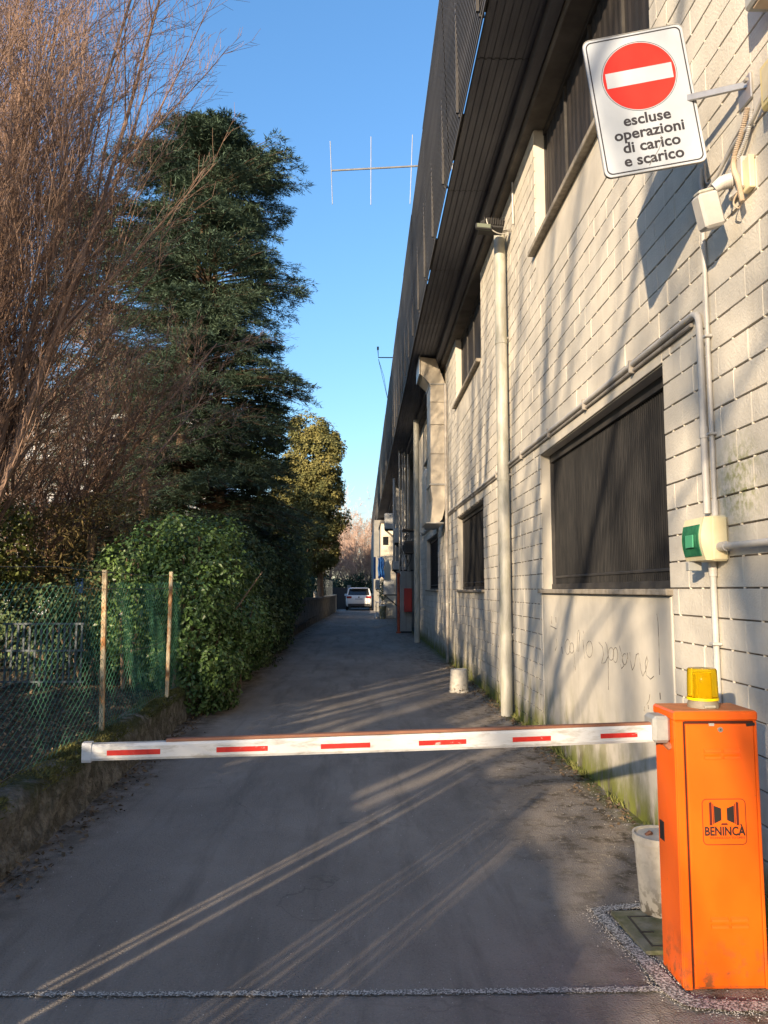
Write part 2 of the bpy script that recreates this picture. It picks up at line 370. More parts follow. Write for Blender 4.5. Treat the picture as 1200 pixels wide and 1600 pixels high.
# trench repair line across the road and round the cabinet foot
def ribbon(mb, pts, wds, z=.011, seed=1, step=.02):
    r = random.Random(seed); P = []
    for i in range(len(pts)-1):
        a, b = Vector(pts[i]), Vector(pts[i+1]); n = max(2, int((b-a).length/step))
        for k in range(n): P.append((a.lerp(b, k/n), wds[i]+(wds[i+1]-wds[i])*k/n))
    P.append((Vector(pts[-1]), wds[-1])); vs = []
    for i, (p, wd) in enumerate(P):
        d = (P[min(i+1, len(P)-1)][0]-P[max(i-1, 0)][0]).normalized(); nrm = Vector((-d.y, d.x))
        vs.append((p.x+nrm.x*(wd/2+r.uniform(-.006, .006)), p.y+nrm.y*(wd/2+r.uniform(-.006, .006)), z)); vs.append((p.x-nrm.x*(wd/2+r.uniform(-.006, .006)), p.y-nrm.y*(wd/2+r.uniform(-.006, .006)), z))
    mb.add(vs, [(2*i, 2*i+1, 2*i+3, 2*i+2) for i in range(len(P)-1)])
LINE = [(-1.95, 3.085), (-.9, 3.05), (0, 3.035), (1.12, 3.03)]
ROUND = [(1.10, 3.74), (1.11, 3.55), (1.15, 3.25), (1.16, 3.03), (1.19, 2.93), (1.34, 2.895), (1.7, 2.89)]
ROUND2 = [(1.08, 3.74), (1.2, 3.77), (1.36, 3.80)]
mb = MB(); ribbon(mb, LINE, [.024, .03, .032, .036], .008, 2); ribbon(mb, ROUND, [.05, .05, .06, .075, .075, .07, .06], .012, 3); ribbon(mb, ROUND2, [.05, .05, .04], .010, 4)
tag(mb.build('trench_strip', M['trench'], None, fix=False), kind='structure')
def scatter_poly(pts, width, n, rs):
    pts = [np.array(p) for p in pts]; seg = [np.linalg.norm(pts[i+1]-pts[i]) for i in range(len(pts)-1)]; cs = np.cumsum([0]+seg)
    u = rs.uniform(0, cs[-1], n); k = np.clip(np.searchsorted(cs, u)-1, 0, len(seg)-1)
    A = np.array(pts)[k]; B = np.array(pts)[k+1]; t = ((u-cs[k])/np.array(seg)[k])[:, None]; P = A+(B-A)*t
    return P + rs.normal(0, width*.33, (n, 2))
def chips(P, zs, size, m, name, label_parent=None):
    n = len(P); rs = np.random.default_rng(5)
    base = np.array([(1,0,-.2),(0,1,-.2),(-1,0,-.2),(0,-1,-.2),(0,0,.9)])
    s = rs.uniform(.5, 1.3, (n,1,3))*size; a = rs.uniform(0, 2*PI, n); c, sn = np.cos(a), np.sin(a)
    B = base[None]*s; X = B[...,0]*c[:,None]-B[...,1]*sn[:,None]; Y = B[...,0]*sn[:,None]+B[...,1]*c[:,None]
    V = np.stack([X+P[:,0:1], Y+P[:,1:2], B[...,2]+zs], 2).reshape(-1, 3)
    F = (np.array([(0,1,4),(1,2,4),(2,3,4),(3,0,4)])[None]+np.arange(n)[:,None,None]*5).reshape(-1, 3)
    return np_obj(name, V, F, m, None, False, 'stuff')
rs = np.random.default_rng(21)
P = np.concatenate([scatter_poly(LINE, .035, 1900, rs), scatter_poly(ROUND, .09, 2600, rs), scatter_poly(ROUND2, .05, 600, rs),
                    np.stack([rs.uniform(-1.8, 1.5, 900), rs.uniform(2.6, 9, 900)], 1), np.stack([1.8-np.abs(rs.normal(0, .16, 900)), rs.uniform(3.3, 16, 900)], 1)])
tag(chips(P, .007, .0029, M['chip'], 'gravel'), label='pale gravel chips along the trench joint and the wall foot')

# ------------------------------------------------------------------ foliage generators
def leaf_mesh(C, N, L, W, rs, T=None, fold=.18, droop=0.):
    """C centres, N normals; two triangles per leaf, folded on the midrib"""
    n = len(C); N = N/np.maximum(np.linalg.norm(N, axis=1, keepdims=True), 1e-6)
    if T is None: T = rs.normal(size=(n, 3)); T[:, 2] -= droop
    T = T - N*np.sum(T*N, 1, keepdims=True); T /= np.maximum(np.linalg.norm(T, axis=1, keepdims=True), 1e-6)
    B = np.cross(N, T); L = (L*rs.uniform(.45, 1.35, n))[:, None]; Wd = (W*rs.uniform(.7, 1.2, n))[:, None]
    a = C; m = C+T*L*.42; tip = C+T*L
    V = np.stack([a, m-B*Wd/2+N*Wd*fold, tip, m+B*Wd/2+N*Wd*fold], 1).reshape(-1, 3)
    i = np.arange(n)[:, None]*4
    F = np.concatenate([i+np.array([[0, 1, 2]]), i+np.array([[0, 2, 3]])], 0)
    return V, F
def blob_points(blobs, per_m2, rs, lump=.28, shell=.55):
    """leaf centres and outward normals on lumpy ellipsoids"""
    Cs, Ns = [], []
    for (x, y, z, rx, ry, rz) in blobs:
        area = 4*PI*((rx*ry)**1.6/3+(rx*rz)**1.6/3+(ry*rz)**1.6/3)**(1/1.6)
        K = max(6, int(area/(lump*lump*1.6))); kd = rs.normal(size=(K, 3)); kd /= np.linalg.norm(kd, axis=1, keepdims=True)
        kc = kd*np.array([rx, ry, rz])*rs.uniform(.72, 1.0, (K, 1))
        n = int(area*per_m2); k = rs.integers(0, K, n); d = rs.normal(size=(n, 3)); d /= np.linalg.norm(d, axis=1, keepdims=True)
        d += kd[k]*.75; d /= np.linalg.norm(d, axis=1, keepdims=True)
        sz = lump*rs.uniform(.6, 1.5, K)[k][:, None]
        p = kc[k]+d*sz*rs.uniform(shell, 1.0, (n, 1))
        Cs.append(p+np.array([x, y, z])); Ns.append(d)
    return np.concatenate(Cs), np.concatenate(Ns)
def foliage(name, blobs, per_m2, L, W, m, parent, seed=1, lump=.28, kind='stuff', clip=None, droop=.6, up=.35, shell=.55):
    rs = np.random.default_rng(seed); C, N = blob_points(blobs, per_m2, rs, lump, shell)
    if clip is not None: k = clip(C); C, N = C[k], N[k]
    N = N+rs.normal(0, .45, N.shape); N[:, 2] += up
    V, F = leaf_mesh(C, N, L, W, rs, droop=droop)
    return np_obj(name, V, F, m, parent, False, kind)
class Twigs:
    """collects polylines and turns them into tapered tubes in one go"""
    def __init__(s): s.g = {}
    def add(s, pts, r0, r1, n=3): s.g.setdefault((len(pts), n), []).append((pts, r0, r1))
    def mesh(s):
        Vs, Fs, off = [], [], 0
        for (k, n), L in s.g.items():
            P = np.array([p for p, _, _ in L]); R0 = np.array([a for _, a, _ in L]); R1 = np.array([b for _, _, b in L]); m = len(L)
            D = P[:, -1]-P[:, 0]; D /= np.maximum(np.linalg.norm(D, axis=1, keepdims=True), 1e-6)
            A = np.where(np.abs(D[:, 2:3]) < .8, np.array([[0, 0, 1.]]), np.array([[1., 0, 0]]))
            U = np.cross(D, A); U /= np.linalg.norm(U, axis=1, keepdims=True); Wv = np.cross(D, U)
            t = np.linspace(0, 1, k)[None, :]; R = R0[:, None]*(1-t)+R1[:, None]*t
            an = 2*PI*np.arange(n)/n
            ring = U[:, None, None, :]*np.cos(an)[None, None, :, None]+Wv[:, None, None, :]*np.sin(an)[None, None, :, None]
            V = P[:, :, None, :]+ring*R[:, :, None, None]; Vs.append(V.reshape(-1, 3))
            idx = off+np.arange(m*k*n).reshape(m, k, n)
            a = idx[:, :-1, :]; b = idx[:, 1:, :]; F = np.stack([a, np.roll(a, -1, 2), np.roll(b, -1, 2), b], -1).reshape(-1, 4)
            Fs.append(F); off += m*k*n
        return np.concatenate(Vs), np.concatenate(Fs)
def grow(tw, p, d, L, r, lvl, maxl, cfg, rnd, k=6, wig=.10, up=.10):
    pts = [p.copy()]; d = d.copy(); s = L/(k-1)
    for i in range(k-1):
        d = d+rnd.normal(0, wig, 3); d[2] += up; d /= np.linalg.norm(d); p = p+d*s; pts.append(p.copy())
    tw.add(pts, r, r*cfg['tip'][lvl], cfg['n'][lvl])
    if lvl >= maxl: return
    nc = cfg['kids'][lvl]
    for j in range(nc):
        t = cfg['first'][lvl]+(1-cfg['first'][lvl])*(j+rnd.uniform(.1, .9))/nc; f = t*(k-1); i = min(int(f), k-2); q = pts[i]+(pts[i+1]-pts[i])*(f-i)
        ax = pts[i+1]-pts[i]; ax = ax/np.linalg.norm(ax); side = rnd.normal(size=3); side -= ax*side.dot(ax); side /= np.linalg.norm(side)
        an = cfg['ang'][lvl]*rnd.uniform(.7, 1.25); nd = ax*math.cos(an)+side*math.sin(an)
        grow(tw, q, nd, L*cfg['len'][lvl]*rnd.uniform(.6, 1.15)*(1.15-.55*t), max(r*(1-(1-cfg['tip'][lvl])*t)*cfg['rad'][lvl], cfg.get('rmin', .0028)), lvl+1, maxl, cfg, rnd, cfg['k'][lvl+1], wig, up*cfg['upf'])
def bare_tree(label, base, stems, H, rad, seed, cfg, m=None, lean=(0, 0), stem0=.9, spread=.35, trunk_r=.16, group=None, name='bare_tree', maxl=3, stem_up=.06, az=None):
    rnd = np.random.default_rng(seed); t = thing(name, label, 'tree', base, group)
    tr = Twigs(); b = np.array(base, dtype=float); top = b+np.array([lean[0]*stem0, lean[1]*stem0, stem0])
    tr.add([b-np.array([0, 0, .1]), b+(top-b)*.15+0, b+(top-b)*.6, top], trunk_r*1.25, trunk_r*.8, 9)
    V, F = tr.mesh(); np_obj('trunk', V, F, M['bark'], t, True)
    tw = Twigs()
    for i in range(stems):
        a = (2*PI*i/stems+rnd.uniform(-.4, .4)) if az is None else rnd.uniform(*az); sp = spread*rnd.uniform(.25, 1.25)
        d = np.array([math.cos(a)*sp+lean[0], math.sin(a)*sp+lean[1], 1.]); d /= np.linalg.norm(d)
        z0 = rnd.uniform(.35, 1.0)
        grow(tw, b+(top-b)*z0, d, H*rnd.uniform(.75, 1.05), rad*rnd.uniform(.6, 1.1), 0, maxl, cfg, rnd, cfg['k'][0], cfg['wig'], stem_up)
    V, F = tw.mesh(); np_obj('crown', V, F, m or M['twig'], t)
    return t

# ------------------------------------------------------------------ the long industrial building
bld = thing('industrial_building', 'long pale concrete block building with dark overhanging eaves lining the right of the alley', 'building', (1.83, 2, 0))
WX, CH, CL, Z0, NK = 1.83, .154, .305, -.03, 42
J = .0075
wins = [(4.54, 7.80), (11.55, 14.75), (18.60, 21.85)]
def spans(k):                        # free runs of the block wall in course k
    cuts = []
    for i, (a, b) in enumerate(wins):
        if (i == 0 and k <= 19) or (i > 0 and 10 <= k <= 18) or 30 <= k: cuts.append((a, b))
    out = []; y = 2.0
    for a, b in cuts: out.append((y, a)); y = b
    out.append((y, 24.6)); return out
blocks = []; joints = []
for k in range(NK):
    z = Z0+k*CH; off = (CL/2 if k % 2 else 0)
    for a, b in spans(k):
        n0 = math.floor((a-off)/CL); y = a
        while y < b-.03:
            e = min(off+(n0+1)*CL, b); n0 += 1
            if e-y < .05 and e < b: e = min(e+CL, b); n0 += 1
            blocks.append((y, e, z)); 
            if e < b: joints.append((e, z))
            y = e
def block_verts(L, h=CH-J, dp=.05, ch=.005):
    y0, y1, z0, z1 = .0012, L-.0012, J/2, J/2+h
    V = [(dp, y0, z0), (dp, y1, z0), (dp, y1, z1), (dp, y0, z1), (ch, y0, z0), (ch, y1, z0), (ch, y1, z1), (ch, y0, z1),
         (0, y0+.0015, z0+ch*.5), (0, y1-.0015, z0+ch*.5), (0, y1-.0015, z1-ch*.5), (0, y0+.0015, z1-ch*.5)]
    F = [(0,1,5,4),(1,2,6,5),(2,3,7,6),(3,0,4,7),(4,5,9,8),(5,6,10,9),(6,7,11,10),(7,4,8,11),(8,9,10,11)]
    return V, [tuple(reversed(f)) for f in F]
def in_view(y, z): return y > 3.35 and (z-1.5) < .78*y and not (z < 1.0 and y < 4.5 and z < .9)
cand = sorted([b for b in blocks if in_view(b[0]+.1, b[2])], key=lambda b: (b[0]**2+1.83**2+(b[2]-1.5)**2)*(1+.25*b[0]))
near = set(cand[:298]); cache = {}
rb = random.Random(3)
for (y, e, z) in sorted(near):
    L = round(e-y, 3)
    if L not in cache:
        V, F = block_verts(L); me = bpy.data.meshes.new('block'); me.from_pydata(V, [], F); me.polygons.foreach_set('use_smooth', np.zeros(len(F), dtype=bool)); me.materials.append(M['block']); cache[L] = me
    o = bpy.data.objects.new('block', cache[L]); link(o, bld); o.location = (rb.uniform(-.0025, .002), y-2, z); ORG[o.name] = Vector((0,0,0))
    o.rotation_euler = (rb.uniform(-.002, .002), 0, rb.uniform(-.006, .006))
rest = [b for b in blocks if b not in near]
VV, FF = [], []
for i, (y, e, z) in enumerate(rest):
    V, F = block_verts(e-y); dx = rb.uniform(-.0025, .002); VV += [(WX+dx+a, y+b, z+c) for a, b, c in V]; FF += [[j+12*i for j in f] for f in F]
np_obj('block_masonry', VV, FF, M['block'], bld, kind='stuff')
mb = MB()
for (y, z) in joints: mb.box(WX+.0008, WX+.03, y-.0045, y+.0045, z-J*.5, z+CH+(J*.5 if rb.random() < .45 else -J*.5))
mb.build('vertical_joint', M['bead'], bld, kind='stuff', fix=False)
# mortar bed behind the blocks, cut round the openings
mb = MB()
def wall_sheet(mb, x0, x1, ya, yb, holes, z0, z1):
    ys = sorted({ya, yb, *[h[0] for h in holes], *[h[1] for h in holes]})
    for i in range(len(ys)-1):
        a, b = ys[i], ys[i+1]; zs = [z0]
        for h in sorted([h for h in holes if h[0] <= a+1e-6 and h[1] >= b-1e-6], key=lambda h: h[2]): zs += [h[2], h[3]]
        zs.append(z1)
        for j in range(0, len(zs), 2):
            if zs[j+1]-zs[j] > .01: mb.box(x0, x1, a, b, zs[j], zs[j+1])
holes = [(a, b, 1.47, 2.88) for a, b in wins]+[(a, b, 5.04, 6.44) for a, b in wins]
wall_sheet(mb, WX+.011, WX+.25, 2.0, 24.6, holes, -.05, 6.44)
mb.build('mortar_bed', M['mortar'], bld, fix=False)
# smooth panels: apron under the first window, lintels, aprons under upper windows
mb = MB(); mb.bbox(WX-.004, WX+.010, 4.545, 7.795, 0, 1.462, .003); mb.build('apron_panel', M['render'], bld)
mb = MB(); mb.bbox(WX-.002, WX+.010, 4.545, 7.795, 2.885, 3.045, .003); mb.build('lintel', M['render'], bld)
for a, b in wins:
    mb = MB(); mb.bbox(WX-.003, WX+.010, a+.005, b-.005, 4.595, 5.038, .003); mb.build('apron_panel', M['render'], bld)
# edge strips either side of the first apron
for y in (4.53, 7.81):
    mb = MB(); mb.bbox(WX-.008, WX+.008, y-.008, y+.008, .02, 1.46, .003); mb.build('edge_strip', M['bead'], bld)
GRAFFITI=[[(7.422,1.249),(7.438,1.175)],[(7.264,1.248),(7.256,1.194)],[(7.477,1.154),(7.252,1.137)],[(7.26,1.046),(7.244,0.982),(7.315,0.933)],[(7.074,0.984),(7.046,0.922)],[(6.833,1.063),(6.799,1.045),(6.784,1.015),(6.792,0.98),(6.821,0.95),(6.863,0.933),(6.907,0.933),(6.942,0.951),(6.958,0.982),(6.95,1.017),(6.92,1.047),(6.877,1.064),(6.833,1.063)],[(6.707,1.042),(6.68,1.03),(6.668,1.01),(6.674,0.986),(6.696,0.966),(6.729,0.954),(6.764,0.954),(6.792,0.965),(6.804,0.986),(6.798,1.01),(6.775,1.031),(6.742,1.043),(6.707,1.042)],[(6.677,1.022),(6.652,0.895),(6.623,0.809),(6.681,0.852)],[(6.571,0.981),(6.54,1.13),(6.501,1.167),(6.475,1.144),(6.517,0.985)],[(6.386,1.091),(6.369,1.025),(6.343,0.942)],[(6.37,1.164),(6.354,1.146)],[(6.172,1.091),(6.137,1.074),(6.121,1.044),(6.129,1.011),(6.159,0.981),(6.203,0.964),(6.249,0.964),(6.286,0.981),(6.302,1.011),(6.294,1.045),(6.263,1.075),(6.218,1.092),(6.172,1.091)],[(5.957,1.1),(5.872,1.071),(5.842,1.02),(5.898,0.945),(5.812,0.958),(5.737,1.012)],[(5.797,1.111),(5.758,1.088),(5.737,1.012),(5.739,0.909),(5.752,0.766)],[(5.639,1.08),(5.613,1.068),(5.601,1.047),(5.607,1.023),(5.629,1.002),(5.661,0.989),(5.696,0.989),(5.723,1.001),(5.735,1.022),(5.729,1.047),(5.706,1.068),(5.673,1.08),(5.639,1.08)],[(5.547,1.087),(5.527,1.072),(5.518,1.047),(5.524,1.019),(5.542,0.995),(5.567,0.981),(5.594,0.982),(5.614,0.996),(5.623,1.022),(5.617,1.05),(5.599,1.074),(5.573,1.088),(5.547,1.087)],[(5.479,1.107),(5.435,1.054),(5.393,0.976),(5.444,0.951),(5.466,0.977)],[(5.356,1.06),(5.337,1.05),(5.329,1.032),(5.333,1.012),(5.349,0.995),(5.373,0.984),(5.398,0.984),(5.417,0.994),(5.426,1.012),(5.421,1.032),(5.404,1.05),(5.38,1.06),(5.356,1.06)],[(5.313,1.071),(5.314,1.028)],[(5.265,1.079),(5.259,1.021),(5.23,0.961)],[(5.23,0.961),(5.182,0.997),(5.141,1.074),(5.097,1.085),(5.08,1.037),(5.064,0.978),(5.035,0.943)],[(5.035,0.943),(4.979,0.986),(4.932,1.05),(4.95,1.078),(4.985,1.03),(4.971,0.957),(4.902,0.939),(4.841,0.964)],[(4.756,1.353),(4.742,1.303),(4.74,1.181),(4.747,0.982)],[(4.921,0.842),(4.935,0.807),(4.979,0.772)],[(5.022,0.751),(5.029,0.72)],[(4.75,0.875),(4.746,0.834)],[(4.958,0.771),(4.95,0.747)]]
mb = MB()
for s in GRAFFITI:
    mb = MB(); mb.tube([(WX-.0042, y, z) for y, z in s],   .0033 if len(s) > 2 else .005, 4)
    mb.build('graffiti_stroke', M['graf'], bld, fix=False); 
# windows
def ribbed(name, x, ya, yb, za, zb, pitch, depth, m, parent):
    n = int((yb-ya)/pitch); prof = []
    for i in range(n):
        y = ya+(yb-ya)*i/n; p = (yb-ya)/n
        prof += [(x, y), (x-depth, y+p*.22), (x-depth, y+p*.5), (x, y+p*.72)]
    prof.append((x, yb)); V = []
    for (px, y) in prof: V += [(px, y, za), (px, y, zb)]
    F = [(2*i, 2*i+2, 2*i+3, 2*i+1) for i in range(len(prof)-1)]
    return np_obj(name, V, F, m, parent)
for wi, (a, b) in enumerate(wins):
    e = bpy.data.objects.new('window', None); link(e, bld); e.location = (0, a-2, 1.47); ORG[e.name] = Vector((WX, a, 1.47))
    rx = WX+.125
    mb = MB(); mb.box(rx-.025, rx+.03, a+.002, b-.002, 2.80, 2.878); mb.box(rx-.022, rx+.03, a+.002, a+.04, 1.53, 2.80); mb.box(rx-.022, rx+.03, b-.04, b-.002, 1.53, 2.80)
    mb.box(rx-.03, rx+.03, a+.002, b-.002, 1.512, 1.56); mb.build('frame', M['frame'], e)
    ribbed('shutter_sheet', rx+.012, a+.04, b-.04, 1.56, 2.80, .037, .012, M['shutter'], e)
    mb = MB(); mb.bbox(rx-.006, rx+.002, a+.05, b-.05, 1.62, 1.64, .002); mb.build('shutter_rail', M['frame'], e)
    mb = MB(); mb.bbox(WX-.045, rx+.05, a-.04, b+.04, 1.468, 1.508, .006); mb.build('sill', M['sill'], e)
    mb = MB(); mb.box(WX+.012, rx+.03, a-.002, a+.002, 1.51, 2.88); mb.box(WX+.012, rx+.03, b-.002, b+.002, 1.51, 2.88)
    mb.box(WX+.012, rx+.03, a+.002, b-.002, 2.878, 2.884); mb.build('reveal', M['render'], e, fix=False)
    e = bpy.data.objects.new('window', None); link(e, bld); e.location = (0, a-2, 5.04); ORG[e.name] = Vector((WX, a, 5.04))
    mb = MB(); mb.bbox(WX-.075, rx+.05, a+.06, b+.05, 5.035, 5.09, .006); mb.build('sill', M['sill'], e)
    mb = MB(); mb.box(WX+.012, rx+.03, a-.002, a+.002, 5.09, 6.44); mb.box(WX+.012, rx+.03, b-.002, b+.002, 5.09, 6.44); mb.build('reveal', M['render'], e, fix=False)
    n = 4; wd = (b-a)/n
    for i in range(n):
        ribbed('panel', rx+.012, a+i*wd+.012, a+(i+1)*wd-.012, 5.10, 6.42, .13, .008, M['brownpanel'], e)
        mb = MB(); mb.box(rx-.012, rx+.03, a+(i+1)*wd-.012, a+(i+1)*wd+(.012 if i < n-1 else -.003), 5.09, 6.42); mb.build('mullion', M['frame'], e)
    mb = MB(); mb.box(rx-.02, rx+.03, a+.003, b-.003, 6.38, 6.436); mb.build('frame', M['frame'], e)
# eaves: wall beam, soffit panels, fascia sheets, roof
YB0, YB1 = -3.0, 92.0
mb = MB(); mb.bbox(WX-.10, WX+.3, YB0, YB1, 6.442, 6.60, .01); mb.build('eaves_beam', M['beam'], bld)
mb = MB(); mb.bbox(WX-.22, WX-.105, YB0, YB1, 6.53, 6.66, .01); mb.build('eaves_channel', M['soffit'], bld)
def soffit_panel(y0, y1):
    prof = []; x = 1.105; n = 9
    for i in range(n):
        q = x+(WX-.05-x)*i/n; p = (WX-.05-x)/n; prof += [(q, .0), (q+p*.30, 0), (q+p*.36, .012), (q+p*.9, .012)]
    prof.append((WX-.05, 0)); V = []
    for (a, dz) in prof: V += [(a, y0, 6.66+dz), (a, y1, 6.66+dz)]
    b = len(V); F = [(2*i, 2*i+2, 2*i+3, 2*i+1) for i in range(len(prof)-1)]
    return np_obj('soffit_panel', V, F, M['soffit'], bld)
y = YB0
while y < YB1: soffit_panel(y+.006, min(y+2.49, YB1)); y += 2.5
mb = MB(); mb.box(1.32, 14.0, YB0, YB1, 6.70, 6.95); mb.build('roof', M['roof'], bld)
mb = MB(); mb.box(1.098, 1.106, YB0, YB1, 6.645, 6.69); mb.box(1.106, 1.33, YB0, YB1, 6.685, 6.69); mb.build('soffit_edge', M['frame'], bld)
for ya, yb in ((5.2, 6.4), (7.9, 8.8), (10.9, 12.0), (12.6, 92)): MB().box(1.062, 1.0975, ya, yb, 6.668, 6.682).build('gap_seal', M['frame'], bld)
def fascia_sheet(y0, y1, j):
    V = []; n = 34; zb, zt = 6.64, 9.18
    for i in range(n):
        for (u, dx) in ((0, 0), (.30, 0), (.42, .018), (.88, .018)):
            z = zb+(zt-zb)*(i+u)/n; x = 1.058-.085*(z-zb)/(zt-zb)+dx+j; V += [(x, y0, z), (x, y1, z)]
    m = len(V)//2; F = [(2*i, 2*i+1, 2*i+3, 2*i+2) for i in range(m-1)]
    # inner face so the sheet has thickness
    V2 = [(a+.004, b, c) for a, b, c in V]; F += [(q[0]+2*m, q[3]+2*m, q[2]+2*m, q[1]+2*m) for q in F]
    F += [(0, 2*m, 2*m+1, 1), (2*m-2, 2*m-1, 4*m-1, 4*m-2)]
    return np_obj('fascia_sheet', V+V2, F, M['fascia'], bld)
y = YB0; i = 0
while y < YB1: fascia_sheet(y, min(y+3.03, YB1), .006 if i % 2 else 0); y += 3.0; i += 1
mb = MB(); y = YB0+.5
while y < YB1: mb.box(1.05, 1.10, y-.012, y+.012, 6.70, 6.73); mb.box(1.02, 1.05, y-.015, y+.015, 6.75, 9.0); y += 1.5
mb.build('fascia_bracket', M['frame'], bld, kind='stuff', fix=False)
mb = MB(); mb.box(WX+.26, WX+.5, YB0, 24.6, -.05, 6.7); mb.box(WX, WX+.26, YB0, 2.0, -.05, 6.44); mb.box(WX+.01, 13.9, 24.6, 24.8, 0, 6.7); mb.box(13.8, 14, YB0, YB1, 0, 6.7); mb.build('inner_wall', M['wallgrey'], bld, fix=False)
# far stretch of the building
mb = MB(); mb.box(2.25, 2.5, 24.8, YB1, -.05, 6.7); mb.build('recessed_wall', M['wallgrey'], bld)
for y0, y1, x0 in ((24.61, 24.95, 1.70), (31.0, 31.5, 1.75), (36.5, 37.0, 1.6)):
    mb = MB(); mb.bbox(x0, 2.25, y0, y1, 0, 6.6, .01); mb.build('pilaster', M['wallgrey'], bld)
mb = MB(); mb.bbox(1.03, 2.25, 42.0, 47.0, 0, 5.15, .01); mb.build('projecting_bay', M['creamwall'], bld)
mb = MB(); mb.box(1.12, 1.42, 41.985, 42.0, 3.95, 4.4); mb.build('bay_window', M['glass'], bld)
mb = MB(); mb.bbox(.99, 2.25, 41.9, 47.1, 5.152, 5.3, .01); mb.build('bay_slab', M['beam'], bld)
mb = MB(); mb.box(.85, 2.25, 55, 92, 0, 6.5); mb.build('far_wall', M['wallgrey'], bld)
for y in (26.2, 29.0, 33.2, 39.2):
    for z0, z1 in ((1.2, 2.9), (4.2, 6.0)):
        e = bpy.data.objects.new('window', None); link(e, bld); ORG[e.name] = Vector((WX, 2, 0))
        mb = MB(); mb.box(2.215, 2.252, y-.75, y+.75, z0, z1); mb.build('pane', M['glass'], e)
        mb = MB(); mb.box(2.19, 2.214, y-.8, y-.74, z0-.05, z1+.05); mb.box(2.19, 2.214, y+.74, y+.8, z0-.05, z1+.05); mb.box(2.19, 2.214, y-.74, y+.74, z1-.01, z1+.05); mb.box(2.17, 2.214, y-.74, y+.74, z0-.06, z0+.01); mb.build('frame', M['frame'], e)
# ------------------------------------------------------------------ downpipes, conduits, ducts on the wall
def downpipe(x, y, r, top, label, joints, m=None):
    t = thing('downpipe', label, 'downpipe', (x, y, 0), 'white downpipes on the long wall')
    MB().tube([(x, y, .005), (x, y, top)], r, 20).build('pipe', m or M['pipe'], t, True)
    for z in joints:
        MB().tube([(x, y, z-.03), (x, y, z+.03)], r*1.09, 20).build('collar', M['pipe'], t, True)
        MB().bbox(x+r*.6, WX-.001, y-.02, y+.02, z+.035, z+.06, .003).build('bracket', M['galv'], t)
    return t
downpipe(1.735, 9.35, .072, 6.02, 'thick white downpipe between the two nearest ground floor windows, floodlight at its head', (.92, 2.87, 4.6))
downpipe(1.58, 22.3, .085, 6.5, 'white downpipe far along the wall, just before the recess with the red box', (.9, 3.1))
downpipe(1.77, 16.1, .03, 5.9, 'thin weathered pipe running down the wall below the big metal duct', (1.2,), M['pvcdark'])
t = thing('conduit_run', 'pair of thin grey conduits running level along the wall above the windows', 'conduit', (1.81, 4.0, 3.0))
pts = [(1.808, 3.965, 1.9), (1.808, 3.965, 2.88)]+[tuple(v) for v in bez((1.808, 3.965, 2.9), (1.808, 3.965, 2.98), (1.808, 4.0, 3.0), (1.808, 4.08, 3.0), 6)]+[(1.808, y, 3.0+.19*((y-4.08)/19.3)) for y in (6, 9, 12, 16, 20, 23.4)]
MB().tube(pts, .019, 10).build('pipe', M['pvc'], t, True)
MB().tube([(1.815, 4.08, 2.958)]+[(1.815, y, 2.958+.19*((y-4.08)/19.3)) for y in (6, 9, 12, 16, 20, 23.4)], .012, 8).build('pipe', M['pvcdark'], t, True)
for y in (5.0, 6.1, 7.3, 8.6, 10.2, 12.5, 14.8, 17.2, 19.8): 
    z = 3.0+.19*((y-4.08)/19.3); MB().bbox(1.785, 1.829, y-.012, y+.012, z-.06, z+.028, .003).build('clip', M['pvcdark'], t)
MB().tube([(1.808, 3.965, 2.30), (1.808, 3.965, 2.36)], .023, 12).build('coupling', M['pvc'], t, True)
t = thing('thin_conduit', 'slim white conduit dropping from the wall lamp to the green windowed box', 'conduit', (1.815, 3.9, 1.9))
MB().tube([(1.812, 3.885, 1.9), (1.812, 3.885, 3.62), (1.812, 3.87, 3.70)], .0125, 8).build('pipe', M['pvc'], t, True)
for z in (2.3, 2.82): MB().bbox(1.79, 1.829, 3.86, 3.90, z, z+.014, .003).build('clip', M['pvc'], t)
MB().tube([(1.812, 3.885, 1.88), (1.812, 3.885, 1.96)], .017, 10).build('coupling', M['pvc'], t, True)
t = thing('lower_conduit', 'white conduit going down the wall from the green windowed box to behind the orange cabinet', 'conduit', (1.81, 3.93, 0))
MB().tube([(1.808, 3.93, .02), (1.808, 3.93, 1.66)], .0165, 10).build('pipe', M['pvc'], t, True)
for z in (.75, 1.22): MB().bbox(1.78, 1.829, 3.90, 3.95, z, z+.014, .003).build('clip', M['pvc'], t)
MB().tube([(1.808, 3.93, 1.57), (1.808, 3.93, 1.65)], .021, 12).build('coupling', M['pvc'], t, True)
t = thing('side_conduit', 'grey conduit running level to the right from the green windowed box', 'conduit', (1.79, 3.6, 1.72))
MB().tube([(1.785, 1.9, 1.70), (1.785, 3.78, 1.715)], .017, 10).build('pipe', M['pvc'], t, True)
MB().tube([(1.785, 3.72, 1.715), (1.785, 3.785, 1.715)], .024, 12).build('coupling', M['pvc'], t, True)
